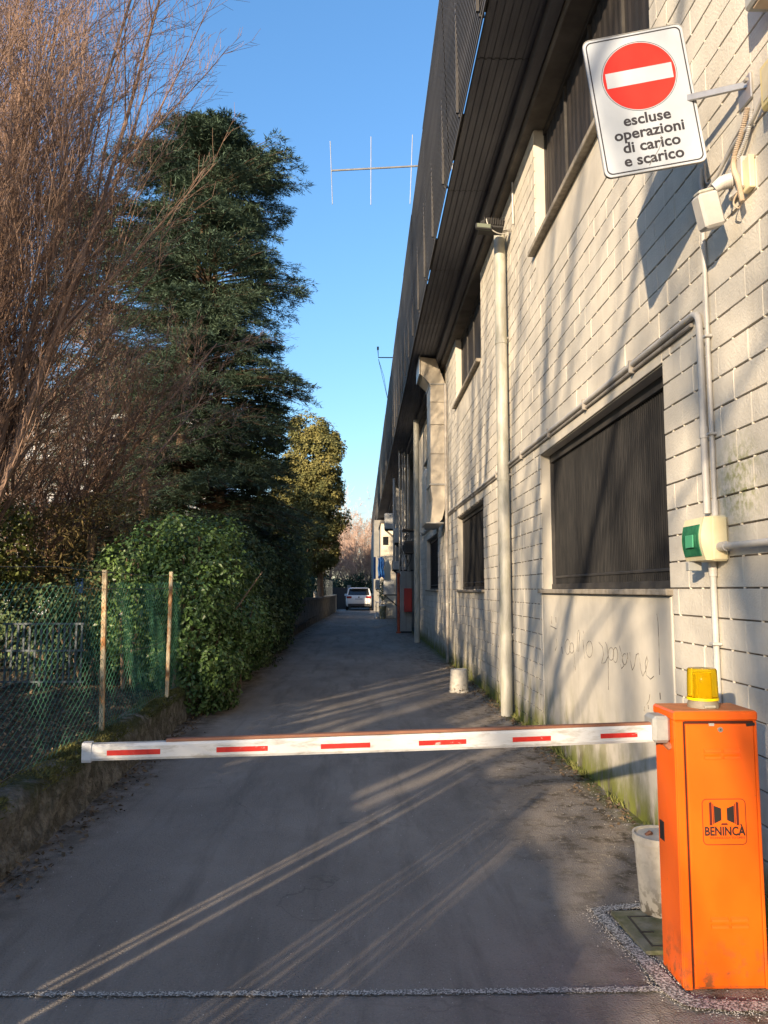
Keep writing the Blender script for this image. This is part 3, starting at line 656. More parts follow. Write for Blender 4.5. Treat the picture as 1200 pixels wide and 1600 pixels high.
# distribution box with the green window
t = thing('distribution_box', 'cream electrical enclosure with a green see-through door on the block wall', 'electrical box', (1.83, 3.9, 1.64))
MB().bbox(1.745, 1.829, 3.785, 4.03, 1.645, 1.872, .010).build('back_box', M['cream'], t)
prof = [(1.745, 1.648), (1.712, 1.650)]+[(1.712-.022*math.sin(PI*i/10), 1.650+.215*i/10) for i in range(1, 10)]+[(1.712, 1.866), (1.745, 1.868)]
MB().prism(prof, 3.790, 4.025, lambda u, v, w_: (u, w_, v)).build('cover', M['cream'], t)
g = []
for i in range(9):
    a = i/8; g.append((1.7075-.022*math.sin(PI*(.12+.70*a)), 1.672+.158*a))
door = MB(); door.prism(g+[(g[-1][0]+.005, g[-1][1]), (g[0][0]+.005, g[0][1])], 3.815, 4.010, lambda u, v, w_: (u, w_, v)); d = door.build('green_door', M['green'], t)
MB().bbox(1.677, 1.684, 3.86, 3.95, 1.715, 1.78, .002).build('door_frame', mat('green_ridge', (.08, .36, .2), None, rough=.3), d)
MB().bbox(1.70, 1.77, 3.97, 4.01, 1.60, 1.645, .003).build('socket', M['panelgrey'], t)
# wall lamp / detector with swivel
t = thing('wall_detector', 'white box shaped wall lamp on a swivel joint hanging right below the traffic sign', 'wall lamp', (1.82, 3.5, 3.47))
R1 = Matrix.Translation((1.69, 3.555, 3.345)) @ Matrix.Rotation(math.radians(-16), 4, 'Y') @ Matrix.Rotation(math.radians(8), 4, 'X')
MB().bbox(-.052, .052, -.045, .045, -.085, .085, .012, R1).build('head', M['pvc'], t)
MB().bbox(-.04, .04, -.035, .035, .084, .104, .008, R1).build('head_cap', M['pipe'], t)
MB().tube([(1.715, 3.54, 3.455), (1.745, 3.525, 3.475), (1.80, 3.50, 3.485)], [.026, .034, .034], 14).build('swivel', M['pvc'], t, True)
for i in range(6): MB().tube([(1.752+i*.007, 3.522-i*.003, 3.478), (1.755+i*.007, 3.521-i*.003, 3.478)], .037, 14).build('ring', M['pvc'], t, True)
MB().bbox(1.795, 1.828, 3.42, 3.56, 3.40, 3.56, .006).build('wall_plate', M['pvc'], t)
t = thing('junction_plate', 'small cream cover plate on the block wall behind the ribbed hose', 'cover plate', (1.82, 3.39, 3.4))
MB().bbox(1.80, 1.829, 3.36, 3.43, 3.37, 3.53, .004).build('plate', M['cream'], t)
def hose(label, pts, r, m, ribs=True, cat='hose'):
    t = thing('hose', label, cat, pts[0]); P = []
    for i in range(len(pts)-1):
        a = Vector(pts[max(i-1, 0)]); b = Vector(pts[i]); c = Vector(pts[i+1]); d = Vector(pts[min(i+2, len(pts)-1)])
        n = max(3, int((c-b).length/(.004 if ribs else .03)))
        for k in range(n):
            u = k/n; P.append(.5*((2*b)+(c-a)*u+(2*a-5*b+4*c-d)*u*u+(-a+3*b-3*c+d)*u**3))
    P.append(Vector(pts[-1])); R_ = [r*(1.0 if i % 2 else .80) for i in range(len(P))] if ribs else r
    MB().tube(P, R_, 9).build('hose_tube', m, t, not ribs); return t
M['hose'] = mat('ribbed_hose', (.40, .31, .22), (.50, .40, .30), 12, .6)
hose('ribbed tan hose hanging down the wall with an open lower end', [(1.79, 3.33, 3.74), (1.79, 3.39, 3.66), (1.785, 3.46, 3.58), (1.775, 3.455, 3.51), (1.77, 3.41, 3.42), (1.775, 3.39, 3.31)], .0135, M['hose'])
hose('thinner grey ribbed hose looping from the yellow box', [(1.80, 3.31, 3.72), (1.80, 3.35, 3.64), (1.80, 3.43, 3.58), (1.80, 3.52, 3.545)], .010, M['pvc'])
hose('grey cable sagging in a loop behind the lower corner of the traffic sign', [(1.81, 3.87, 3.75), (1.80, 3.86, 3.64), (1.79, 3.78, 3.575), (1.79, 3.69, 3.58), (1.80, 3.58, 3.63), (1.80, 3.45, 3.66), (1.80, 3.33, 3.66), (1.80, 3.2, 3.72)], .010, M['pvc'], False, 'cable')
hose('second thin cable sagging beside the looped one', [(1.815, 3.84, 3.76), (1.81, 3.82, 3.65), (1.80, 3.75, 3.60), (1.80, 3.66, 3.61), (1.805, 3.5, 3.68), (1.805, 3.35, 3.71)], .006, M['pvcdark'], False, 'cable')
hose('short curled wire end below the ribbed hose', [(1.79, 3.42, 3.40), (1.77, 3.45, 3.36), (1.77, 3.46, 3.33), (1.78, 3.43, 3.30), (1.78, 3.41, 3.33), (1.78, 3.43, 3.36)], .004, M['hose'], False, 'cable')
hose('pale thin wire slung from the swivel to the ribbed hose', [(1.79, 3.52, 3.41), (1.77, 3.5, 3.385), (1.77, 3.45, 3.38), (1.79, 3.40, 3.40)], .005, M['pvc'], False, 'cable')
t = thing('yellow_box', 'pale yellow alarm box at the right edge beside the sign bracket', 'alarm box', (1.78, 3.17, 3.72))
MB().bbox(1.755, 1.828, 2.94, 3.16, 3.60, 3.81, .012).build('casing', M['yellow'], t); MB().bbox(1.752, 1.7552, 2.97, 3.13, 3.63, 3.78, .001).build('lid', M['cream'], t)
t = thing('beige_box', 'beige box fixed high on the wall at the top right corner', 'wall box', (1.78, 3.25, 4.2))
MB().bbox(1.71, 1.828, 2.93, 3.17, 4.08, 4.30, .012).build('casing', M['panelgrey'], t); MB().bbox(1.73, 1.81, 2.97, 3.13, 4.07, 4.082, .002).build('lower_lid', M['hose'], t)
# floodlight on the first downpipe
t = thing('floodlight', 'dark finned floodlight at the head of the thick downpipe', 'floodlight', (1.6, 9.1, 5.9))
Rf = Matrix.Translation((1.57, 9.0, 5.93)) @ Matrix.Rotation(math.radians(-20), 4, 'X') @ Matrix.Rotation(math.radians(6), 4, 'Y')
MB().prism([(-.15, -.07), (.14, -.05), (.16, .07), (-.07, .09), (-.14, .02)], -.06, .07, lambda u, v, w_: Rf @ Vector((u, w_, v))).build('housing', M['darkplastic'], t)
for k in range(9): MB().box(-.10+k*.028, -.092+k*.028, -.085, -.058, -.03, .075, Rf).build('fin', M['frame'], t)
MB().box(-.185, -.02, -.10, -.05, -.115, -.055, Rf).build('front_glass', mat('lamp_glass', (.16, .18, .14), None, rough=.25, spec=.5), t)
MB().bbox(-.20, -.005, -.095, -.06, -.125, -.045, .004, Rf).build('front_frame', M['darkplastic'], t)
MB().tube([(1.62, 9.05, 5.90), (1.72, 9.05, 5.90), (1.825, 9.05, 5.92)], .016, 8).build('bracket', M['galv'], t, True)
MB().tube(bez((1.5, 8.93, 6.0), (1.5, 8.88, 5.85), (1.62, 8.9, 5.78), (1.74, 9.0, 5.85), 12), .007, 6).build('cable', M['pvc'], t, True)
t = thing('thin_pipe', 'thin pipe stub coming down from the eaves above the floodlight', 'conduit', (1.81, 8.9, 6.0)); MB().tube([(1.81, 8.85, 5.9), (1.81, 8.85, 6.43)], .012, 8).build('pipe', M['pvc'], t, True)
# big sheet metal duct
t = thing('ventilation_duct', 'tall rectangular sheet metal duct on the wall, bent outward under the eaves', 'duct', (1.66, 16.9, 3))
dx0, dx1, dy0, dy1 = 1.478, 1.81, 16.5, 17.35
zs = [3.78, 4.45, 5.1, 5.6, 6.0]
for i in range(4): MB().bbox(dx0, dx1, dy0, dy1, zs[i]+.003, zs[i+1]-.003, .006).build('duct_section', M['duct'], t)
MB().bbox(dx0-.02, dx1+.01, dy0-.02, dy1+.02, 3.765, 3.80, .005).build('flange', M['galv'], t)
MB().bbox(dx0-.02, dx1+.01, dy0-.02, dy1+.02, 5.985, 6.02, .005).build('flange', M['galv'], t)
MB().prism([(1.478, 6.02), (1.81, 6.02), (1.60, 6.58), (1.25, 6.62), (1.25, 6.25)], dy0+.01, dy1-.01, lambda u, v, w_: (u, w_, v)).build('elbow', M['duct'], t)
MB().bbox(1.235, 1.262, dy0-.02, dy1+.02, 6.22, 6.64, .004).build('elbow_flange', M['galv'], t)
lo = [(dx0, 3.765), (dx1, 3.765), (1.805, 3.5), (1.78, 3.25), (1.72, 3.02), (1.66, 2.96), (1.47, 2.96), (1.50, 3.2), (1.52, 3.45), (1.49, 3.65)]
MB().prism(lo, dy0+.01, dy1-.01, lambda u, v, w_: (u, w_, v)).build('lower_bend', M['duct'], t)
MB().bbox(1.36, 1.76, dy0-.02, dy1+.3, 2.93, 2.958, .004).build('shelf', M['galv'], t)
t = thing('louvre_unit', 'narrow grey ribbed unit on the wall just beyond the big duct', 'ventilation unit', (1.6, 19, 2.9))
MB().bbox(1.50, 1.80, 18.3, 18.9, 2.98, 4.4, .01).build('casing', M['ac'], t)
for i in range(5): MB().box(1.485+.0, 1.498, 18.32+i*.12, 18.40+i*.12, 3.05, 4.3).build('louvre', M['galv'], t)
for i in range(4): MB().box(1.53+i*.07, 1.57+i*.07, 18.28, 18.298, 3.05, 4.3).build('louvre', M['galv'], t)

# ------------------------------------------------------------------ the traffic sign
def text_obj(name, body, size, Mw, m, parent, bold=.0, ext=.0005, align='CENTER', squash=(1, 1)):
    cu = bpy.data.curves.new(name, 'FONT'); cu.body = body; cu.size = size; cu.align_x = align; cu.offset = bold; cu.extrude = ext; cu.resolution_u = 3
    tmp = bpy.data.objects.new(name, cu); S.collection.objects.link(tmp)
    me = bpy.data.meshes.new_from_object(tmp.evaluated_get(bpy.context.evaluated_depsgraph_get()))
    bpy.data.objects.remove(tmp); bpy.data.curves.remove(cu)
    o_ = org(parent); me.transform(Matrix.Translation(-o_) @ Mw @ Matrix.Diagonal((squash[0], squash[1], 1, 1))); me.materials.clear(); me.materials.append(m); me.name = name
    o = bpy.data.objects.new(name, me); link(o, parent); ORG[o.name] = o_; return o
def rrect(w_, h_, r, n=6):
    P = []
    for cx, cy, a0 in ((w_/2-r, h_/2-r, 0), (-w_/2+r, h_/2-r, 90), (-w_/2+r, -h_/2+r, 180), (w_/2-r, -h_/2+r, 270)):
        for i in range(n+1): a = math.radians(a0+90*i/n); P.append((cx+r*math.cos(a), cy+r*math.sin(a)))
    return P
def frame_mesh(mb, outer, inner, z0, z1, Mw):
    n = len(outer); vs = [Mw @ Vector((u, v, z)) for z in (z0, z1) for P in (outer, inner) for u, v in P]
    f = []
    for i in range(n):
        j = (i+1) % n; f += [(2*n+i, 2*n+j, 3*n+j, 3*n+i), (i, n+i, n+j, j), (i, j, 2*n+j, 2*n+i), (n+i, 3*n+i, 3*n+j, n+j)]
    return mb.add(vs, f)
sc = Vector((1.415, 3.62, 3.962))
SM = Matrix.Translation(sc) @ Matrix.Rotation(math.radians(-7.5), 4, 'Z') @ Matrix.Rotation(math.radians(90), 4, 'X') @ Matrix.Rotation(math.radians(7.6), 4, 'Z')
sg = thing('traffic_sign', 'tilted white no entry sign reading escluse operazioni di carico e scarico on a wall bracket', 'traffic sign', tuple(sc))
def flat(name, poly, z0, z1, m, Mw=SM, parent=sg):
    return MB().prism(poly, z0, z1, lambda u, v, w_: Mw @ Vector((u, v, w_))).build(name, m, parent)
pl = flat('plate', rrect(.503, .752, .035), -.012, 0, M['signwhite'])
mb = MB(); frame_mesh(mb, rrect(.503, .752, .035), rrect(.497, .746, .032), -.013, .003, SM); mb.build('rim', M['galv'], sg)
mb = MB(); frame_mesh(mb, rrect(.476, .724, .030), rrect(.464, .712, .026), .0003, .0012, SM); mb.build('border_line', M['signblack'], pl)
circ = lambda r, cx=0, cy=.135, n=56: [(cx+r*math.cos(2*PI*i/n), cy+r*math.sin(2*PI*i/n)) for i in range(n)]
mb = MB(); frame_mesh(mb, circ(.187), circ(.185), .0003, .0012, SM); mb.build('ring_line', M['signblack'], pl)
flat('red_disc', circ(.180), .0003, .0012, M['signred'], parent=pl)
flat('white_bar', [(-.165, .135-.041), (.165, .135-.041), (.165, .135+.041), (-.165, .135+.041)], .0015, .0022, M['signwhite'], parent=pl)
for i, ln in enumerate(('escluse', 'operazioni', 'di carico', 'e scarico')):
    text_obj('lettering', ln, .088, SM @ Matrix.Translation((0, -.118-.071*i, .0006)), M['signblack'], pl, .0022, .0004, squash=(.93, .90))
MB().tube([SM @ Vector(p) for p in ((-.03, -.345, .002), (.03, -.27, .002), (.055, -.22, .002), (.05, -.20, .002))], .0012, 4).build('scratch', M['graf'], pl)
a = SM @ Vector((.20, -.02, -.02)); b_end = Vector((1.826, 3.375, 3.885))
dv = (b_end-a).normalized(); mb = MB()
Mb = Matrix.Translation((a+b_end)/2) @ dv.to_track_quat('X', 'Z').to_matrix().to_4x4(); Lh = (b_end-a).length/2
mb.bbox(-Lh, Lh, -.008, .008, -.017, .017, .003, Mb); mb.build('bracket_bar', M['galv'], sg)
mb = MB(); mb.bbox(1.815, 1.829, 3.34, 3.46, 3.80, 3.93, .004); mb.build('bracket_foot', M['galv'], sg)
MB().tube([b_end+Vector((-.03, -.02, .0)), b_end+Vector((-.03, -.04, .0))], .010, 6).build('bolt', M['galv'], sg)

# ------------------------------------------------------------------ the barrier
br = thing('parking_barrier', 'orange parking barrier cabinet with amber lamp and lowered white and red arm', 'barrier', (1.375, 3.11, 0))
cx0, cx1, cy0, cy1, ct = 1.212, 1.536, 3.022, 3.225, 1.0
mb = MB(); mb.bbox(cx0, cx1, cy0+.002, cy1, .004, ct, .006); cab = mb.build('cabinet', M['orange'], br)
mb = MB(); mb.bbox(cx0-.004, cx1+.004, cy0-.008, cy1+.006, ct-.006, ct+.030, .006); mb.build('lid', M['orange'], cab)
mb = MB(); mb.box(cx0+.004, cx1-.004, cy0, cy1, ct+.0305, ct+.0325); mb.build('lid_top', M['orangetop'], cab)
mb = MB(); mb.box(cx0+.034, cx0+.041, cy0-.0005, cy0+.004, .01, ct-.008); mb.box(cx0+.041, cx1-.014, cy0-.0005, cy0+.003, ct-.017, ct-.007); mb.build('door_gap', M['darkgap'], cab)
mb = MB(); mb.bbox(cx0+.002, cx0+.033, cy0-.006, cy0+.004, .006, ct-.008, .003); mb.build('front_strip', M['orange'], cab)
mb = MB(); mb.bbox(cx1-.013, cx1-.001, cy0-.006, cy0+.004, .006, ct-.008, .003); mb.build('front_strip', M['orange'], cab)
mb = MB(); mb.bbox(cx0+.042, cx1-.015, cy0-.008, cy0+.004, .016, ct-.018, .004); dr = mb.build('door', M['orange'], br)
fy = cy0-.008
for z in (.884, .860, .262, .238):
    for x in (1.320, 1.396):
        poly = [(fy+.001, z-.008), (fy-.010, z-.007), (fy-.008, z+.000), (fy+.001, z+.009)]
        MB().prism(poly, x, x+.066, lambda u, v, w_: (w_, u, v)).build('louvre', M['orange'], dr)
MB().tube([(1.388, fy-.004, .962), (1.388, fy+.002, .962)], .010, 16).build('lock', M['galv'], dr, True)
MB().tube([(1.388, fy-.0055, .962), (1.388, fy-.003, .962)], .003, 8).build('lock_slot', M['black'], dr)
Ms = Matrix.Translation((1.508, fy, .981)) @ Matrix.Rotation(math.radians(-6), 4, 'Y'); MB().box(-.017, .017, -.0015, .001, -.006, .006, Ms).build('sticker', M['black'], dr)
MB().box(1.345, 1.365, fy-.002, fy+.004, ct-.024, ct-.014).build('catch', M['hub'], dr)
MB().bbox(cx0-.002, cx0+.003, 3.16, 3.205, .50, .575, .001).build('side_slot', M['black'], cab)
# maker's emblem
LM = Matrix.Translation((1.389, fy-.0004, .617)) @ Matrix.Rotation(math.radians(90), 4, 'X')
mb = MB(); frame_mesh(mb, rrect(.170, .171, .018), rrect(.165, .166, .0155), .0, .0008, LM); mb.build('emblem_border', M['maroon'], dr)
def lf(poly, m, nm='emblem_mark'): return MB().prism(poly, 0, .0009, lambda u, v, w_: LM @ Vector((u, v, w_))).build(nm, m, dr)
for s in (-1, 1):
    lf([(s*.057, -.013), (s*.047, -.013), (s*.047, .071), (s*.051, .074), (s*.057, .071)][::s], M['maroon'])
    lf([(s*.044, -.009), (s*.041, -.008), (s*.041, .066), (s*.044, .067)][::s], M['maroon'])
    lf([(s*.039, -.006), (s*.011, .006), (s*.011, .050), (s*.039, .060)][::s], M['black'])
lf([(-.014, -.012), (.014, -.012), (.010, -.005), (-.010, -.005)], M['maroon'])
text_obj('emblem_lettering', 'BENINCÀ', .043, LM @ Matrix.Translation((0, -.050, .0003)), M['black'], dr, .0013, .0004, squash=(.86, 1.05))
text_obj('emblem_lettering', 'TECHNOLOGY TO OPEN', .0120, LM @ Matrix.Translation((.008, -.063, .0003)), M['maroon'], dr, .0, .0004)
# beacon
bc = MB().lathe([(.0, 0), (.060, 0), (.060, .014), (.054, .030), (0, .030)], (1.372, 3.12, ct+.0325), 28).build('lamp_base', M['lampbase'], br, True)
MB().bbox(1.35, 1.395, 3.052, 3.066, ct+.037, ct+.047, .003).build('lamp_label', M['pipe'], bc)
ln_ = MB().lathe([(.0, .031), (.057, .031), (.060, .036), (.0565, .148), (.052, .154), (0, .156)], (1.372, 3.12, ct+.0325), 28).build('lamp_lens', M['amber'], br, True)
MB().bbox(1.342, 1.402, 3.10, 3.14, ct+.066, ct+.170, .006).build('lamp_reflector', M['bulb'], ln_)
MB().lathe([(.0605, .030), (.0615, .030), (.0615, .040), (.0605, .040)], (1.372, 3.12, ct+.0325), 28).build('lamp_seal', M['bulb'], ln_, True)
# hub and arm
A0, A1 = Vector((-.985, 2.825, .9295)), Vector((1.165, 3.09, .939)); ad = (A1-A0).normalized(); AL = (A1-A0).length
AM = Matrix.Translation(A0) @ ad.to_track_quat('X', 'Z').to_matrix().to_4x4()
MB().bbox(1.140, 1.208, 3.045, 3.155, .905, 1.008, .012).build('hub', M['hub'], br)
MB().tube([(1.19, 3.10, .957), (1.215, 3.10, .957)], .03, 16).build('axle', M['hub'], br, True)
MB().tube([(1.195, 3.07, .902), (1.212, 3.07, .885)], .014, 8).build('axle_foot', M['rubber'], br, True)
def arm_profile(s, hw=.022, hh=.033):
    return [(-hw, -hh*.7), (-hw*.75, -hh), (hw*.75, -hh), (hw, -hh*.7), (hw, hh*.7), (hw*.75, hh), (-hw*.75, hh), (-hw, hh*.7)]
mb = MB(); n = 8
for i, x in enumerate(np.linspace(.028, AL, 30)):
    hh = .0285+.005*x/AL; sag = -.004*math.sin(PI*x/AL)
    for u, v in arm_profile(0, .020, hh): mb.v.append(tuple(AM @ Vector((x, u, v+sag))))
for i in range(29):
    for k in range(n): mb.f.append((i*n+k, i*n+(k+1) % n, (i+1)*n+(k+1) % n, (i+1)*n+k))
mb.f += [tuple(range(n)), tuple(29*n+k for k in range(n-1, -1, -1))]
arm = mb.build('arm', M['white'], br)
mb = MB(); mb.prism(arm_profile(0, .0225, .034), -.002, .03, lambda u, v, w_: AM @ Vector((w_, u, v))); mb.build('arm_cap', M['white'], arm)
mb = MB(); mb.prism([(-.012, 0), (.012, 0), (.010, .006), (-.010, .006)], 0, 1, lambda u, v, w_: AM @ Vector((.285+w_*(AL-.305), u*1.35, v*1.5+.0275+.005*(.12+.85*w_)))) ; mb.build('top_strip', M['rubber'], arm)
for x0 in (.083, .462, .838, 1.205, 1.570, 1.925):
    x1 = min(x0+.183, AL-.01)-(.03 if x0 > 1.5 else 0)
    mb = MB(); vs = []
    for x in np.linspace(x0, x1, 6):
        sag = -.004*math.sin(PI*x/AL); vs += [AM @ Vector((x, -.0212, -.011+sag)), AM @ Vector((x, -.0212, .007+sag))]
    mb.add(vs, [(2*i, 2*i+2, 2*i+3, 2*i+1) for i in range(5)])
    vs2 = []; 
    mb.build('reflector_strip', M['red'], arm, fix=False)
# ------------------------------------------------------------------ buckets, slab
def bucket(label, c, r0, r1, h, upside, name='bucket', rim=.008, lid=False):
    t = thing(name, label, 'bucket', (c[0], c[1], 0))
    if upside:
        prof = [(r1+rim, .0), (r1+rim, .02), (r1, .028), (r0, h-.012), (r0-.008, h-.001), (r0-.014, h-.006), (0, h-.008)]
    else:
        prof = [(0, .0), (r0, .0), (r0+.003, .01), (r1, h-.035), (r1+rim, h-.033), (r1+rim, h), (r1-.002, h), (r1-.006, h-.012), (0, h-.012) if lid else (r0, .02)]
    b = MB().lathe(prof, (c[0], c[1], .002), 36).build('body', M['bucket'], t, True); return t, b
t, b = bucket('upturned white bucket standing alone on the asphalt near the wall', (1.435, 11.55), .125, .140, .335, True)
MB().tube([(1.43, 11.398, .04), (1.43, 11.40, .04)], .012, 8).build('hole', M['black'], t)
MB().lathe([(.148, .0), (.152, .003), (.152, .014), (.144, .017)], (1.435, 11.55, .0), 36).build('rim', M['bucket'], t, True)
t, b = bucket('grimy white lidded bucket tucked behind the orange cabinet', (1.40, 3.70), .098, .120, .365, False, lid=True)
MB().lathe([(.116, .0), (.112, .006), (.110, .002), (0, .004)], (1.40, 3.70, .356), 36).build('lid', M['bucket'], t, True)
MB().tube([(1.33, 3.70, .358), (1.35, 3.70, .372), (1.36, 3.71, .362)], .009, 6).build('lid_knob', M['rubber'], t)
t = thing('manhole_slab', 'mossy concrete inspection slab beside the foot of the orange cabinet', 'manhole cover', (1.25, 3.5, 0))
MB().prism([(1.155, 3.70), (1.17, 3.30), (1.43, 3.31), (1.43, 3.71)], .006, .022, lambda u, v, w_: (u, v, w_)).build('frame_slab', M['slab'], t)
mb = MB(); frame_mesh(mb, [(u*.10, v*.15) for u, v in ((-1,-1),(1,-1),(1,1),(-1,1))], [(u*.09, v*.14) for u, v in ((-1,-1),(1,-1),(1,1),(-1,1))], .0, .0225, Matrix.Translation((1.31, 3.49, .001)))
mb.build('groove', M['black'], t)
MB().box(1.21, 1.27, 3.47, 3.48, .0225, .0245).build('lifting_slot', M['black'], t)
# ------------------------------------------------------------------ antennas on the roof
t = thing('roof_antenna', 'large three element aerial on the roof against the blue sky', 'antenna', (2.3, 16, 6.95))
MB().tube([(2.3, 16, 6.9), (2.3, 16, 11.1)], .025, 8).build('mast', M['galv'], t)
MB().tube([(-.70, 16, 10.62), (2.6, 16, 10.86)], .022, 8).build('boom', M['galv'], t)
for x, z0, z1, lean in ((-.70, 9.85, 11.3, -.03), (.165, 9.85, 11.42, 0), (1.05, 9.88, 11.48, .03), (1.95, 9.9, 11.55, .02)):
    MB().tube([(x+lean, 16, z1), (x, 16, (z0+z1)/2), (x-lean, 16, z0)], .0095, 6).build('element', M['galv'], t)
t = thing('small_antenna', 'thin bent rod aerial sticking out over the eaves with slack wires', 'antenna', (1.3, 30, 6.95))
MB().tube([(1.4, 30, 6.9), (1.4, 30, 10.9)], .02, 6).build('mast', M['darkplastic'], t)
MB().tube([(1.4, 30, 10.76), (.62, 30, 10.76), (.60, 30, 11.1)], .022, 6).build('arm', M['darkplastic'], t)
MB().tube([(.60, 30, 11.08), (.60, 30, 11.2)], .045, 6).build('head', M['darkplastic'], t)
for d_ in (.25, .45): MB().tube([(.62, 30, 10.7), (.70+d_*.3, 30, 10.0), (.98, 30, 9.1)], .008, 4).build('wire', M['darkplastic'], t)
# ------------------------------------------------------------------ things in the recess and at the far end
def simple(name, label, cat, boxes, loc):
    t = thing(name, label, cat, loc)
    for nm, m, *b in boxes: MB().bbox(*b, .006).build(nm, M[m], t)
    return t
simple('grey_cabinet', 'tall grey metal cabinet standing at the wall recess behind the red box', 'cabinet', [('body', 'panelgrey', 1.36, 1.74, 27.32, 27.8, .0, 2.16), ('plinth', 'darkplastic', 1.35, 1.75, 27.30, 27.31, 0, .06), ('door_seam', 'darkplastic', 1.545, 1.552, 27.31, 27.319, .1, 2.1)], (1.55, 27.5, 0))
simple('fire_hose_cabinet', 'red fire hose cabinet fixed on the grey cabinet', 'hose cabinet', [('body', 'redbox', 1.47, 1.745, 27.05, 27.30, .74, 1.56), ('door', 'redbox', 1.49, 1.725, 27.035, 27.048, .77, 1.53)], (1.6, 27.2, .74))
t = thing('red_pipe', 'rusty red standpipe beside the grey cabinet', 'standpipe', (1.275, 27.2, 0))
MB().tube([(1.275, 27.2, 0), (1.275, 27.2, 2.1)], .05, 12).build('pipe', M['redpipe'], t, True)
MB().tube([(1.275, 27.2, 0), (1.275, 27.2, .05)], .09, 12).build('flange', M['redpipe'], t, True); MB().tube([(1.275, 27.2, 1.98), (1.275, 27.2, 2.05)], .07, 12).build('flange', M['redpipe'], t, True)
for i, (x, y, r, z0, z1, m) in enumerate(((1.36, 27.9, .035, 2.2, 6.6, 'galv'), (1.47, 27.9, .03, 2.2, 6.5, 'pvc'), (1.56, 27.9, .045, 2.9, 6.55, 'galv'), (1.70, 28.1, .05, 0, 6.5, 'galv'), (1.25, 30.2, .05, 2.6, 5.9, 'pvc'))):
    t = thing('service_pipe', ['first and leftmost bright pipe rising to the eaves above the grey cabinet', 'thin pale pipe second from the left above the grey cabinet', 'thick metal pipe third from the left above the grey cabinet', 'metal pipe nearest the wall passing behind the grey cabinet', 'pale pipe beyond the grey cabinet near the high casing'][i], 'pipe', (x, y, z0), 'service pipes in the recess')
    MB().tube([(x, y, z0), (x, y, z1)], r, 8).build('pipe', M[m], t, True)
    for z in (z0+.8, z0+2.2): MB().tube([(x, y, z), (x, y, z+.06)], r*1.25, 8).build('collar', M['galv'], t, True)
def ac(label, x0, x1, y0, z0, z1, arm=True):
    t = thing('condenser_unit', label, 'air conditioner', ((x0+x1)/2, y0, z0), 'air conditioning casings along the wall')
    MB().bbox(x0, x1, y0, y0+.8, z0, z1, .02).build('casing', M['ac'], t)
    for i in range(5): MB().box(x0-.012, x0, y0+.1, y0+.7, z0+.08+i*(z1-z0-.2)/5, z0+.11+i*(z1-z0-.2)/5).build('grille_bar', M['galv'], t)
    MB().lathe([(.20, 0), (.22, .01), (.20, .02)], (x0-.014, y0+.4, (z0+z1)/2), 20, Matrix.Rotation(PI/2, 4, 'Y')).build('fan_guard', M['darkplastic'], t)
    if arm:
        for yy in (y0+.12, y0+.66): MB().tube([(x0+.02, yy, z0-.02), (2.2, yy, z0-.02)], .02, 4).build('bracket', M['frame'], t); MB().tube([(x0+.05, yy, z0-.03), (min(x0+.6, 2.2), yy, z0-.5)], .018, 4).build('brace', M['frame'], t)
ac('pale casing high under the eaves in the recess', .99, 1.42, 34, 4.2, 4.9)
ac('pale grey casing low on the wall beside the red standpipe', .95, 1.42, 34.1, 1.3, 1.92)
ac('casing on brackets half way up beside the silver pipes', 1.22, 1.6, 29.2, 3.3, 3.85)
ac('small casing on brackets above the red standpipe', 1.13, 1.45, 28.3, 2.25, 2.55)
ac('far pale casing on the wall just right of the white car', .86, 1.2, 50, 1.55, 2.15)
t = thing('wall_machinery', 'dark cluster of pumps and cables on the wall above the grey cabinet', 'machinery', (1.6, 27, 2.6))
rr = random.Random(5)
MB().bbox(1.45, 1.8, 26.6, 27.2, 2.75, 3.2, .03).build('motor', M['darkplastic'], t); MB().tube([(1.40, 26.9, 2.95), (1.75, 26.9, 2.95)], .12, 14).build('drum', M['darkplastic'], t, True)
MB().bbox(1.4, 1.85, 26.5, 27.3, 3.55, 3.62, .01).build('shelf', M['frame'], t)
for i in range(9):
    p = [(rr.uniform(1.3, 1.75), rr.uniform(26.6, 27), rr.uniform(2.3, 3.6)) for _ in range(4)]; MB().tube(bez(*p, 8), .014, 5).build('cable', M['pvc' if i % 2 else 'darkplastic'], t, True)
t = thing('blue_tarpaulin', 'bunched blue tarpaulin hanging from the wall near the cream bay', 'tarpaulin', (.9, 41, 2.1))
mb = MB(); vs = []
for j in range(9):
    z = 2.15+1.1*j/8
    for i in range(9): x = .84+.34*i/8; vs.append((x+.02*math.sin(j*1.3), 41.4+.07*math.sin(i*2.1+j*.5)+.04*math.sin(j), z-.05*math.sin(i)))
mb.add(vs, [(j*9+i, j*9+i+1, (j+1)*9+i+1, (j+1)*9+i) for j in range(8) for i in range(8)]); mb.build('cloth', M['blue'], t, True, fix=False)
MB().tube([(.8, 41.45, 3.28), (1.8, 41.45, 3.30)], .02, 5).build('rail', M['galv'], t)
t = thing('blue_sheet', 'paler blue sheet on the wall beyond the bunched tarpaulin', 'sheet', (.8, 50, 2)); MB().bbox(.72, .86, 49.0, 49.2, 2.2, 3.6, .02).build('cloth', M['blue'], t)
t = thing('white_table', 'small white table at the wall near the parked car', 'table', (.95, 42, 0))
MB().bbox(.70, 1.28, 40.9, 41.6, .84, .88, .01).build('tabletop', M['white'], t)
for x in (.74, 1.24):
    for y in (40.95, 41.55): MB().box(x-.02, x+.02, y-.02, y+.02, 0, .84).build('leg', M['galv'], t)
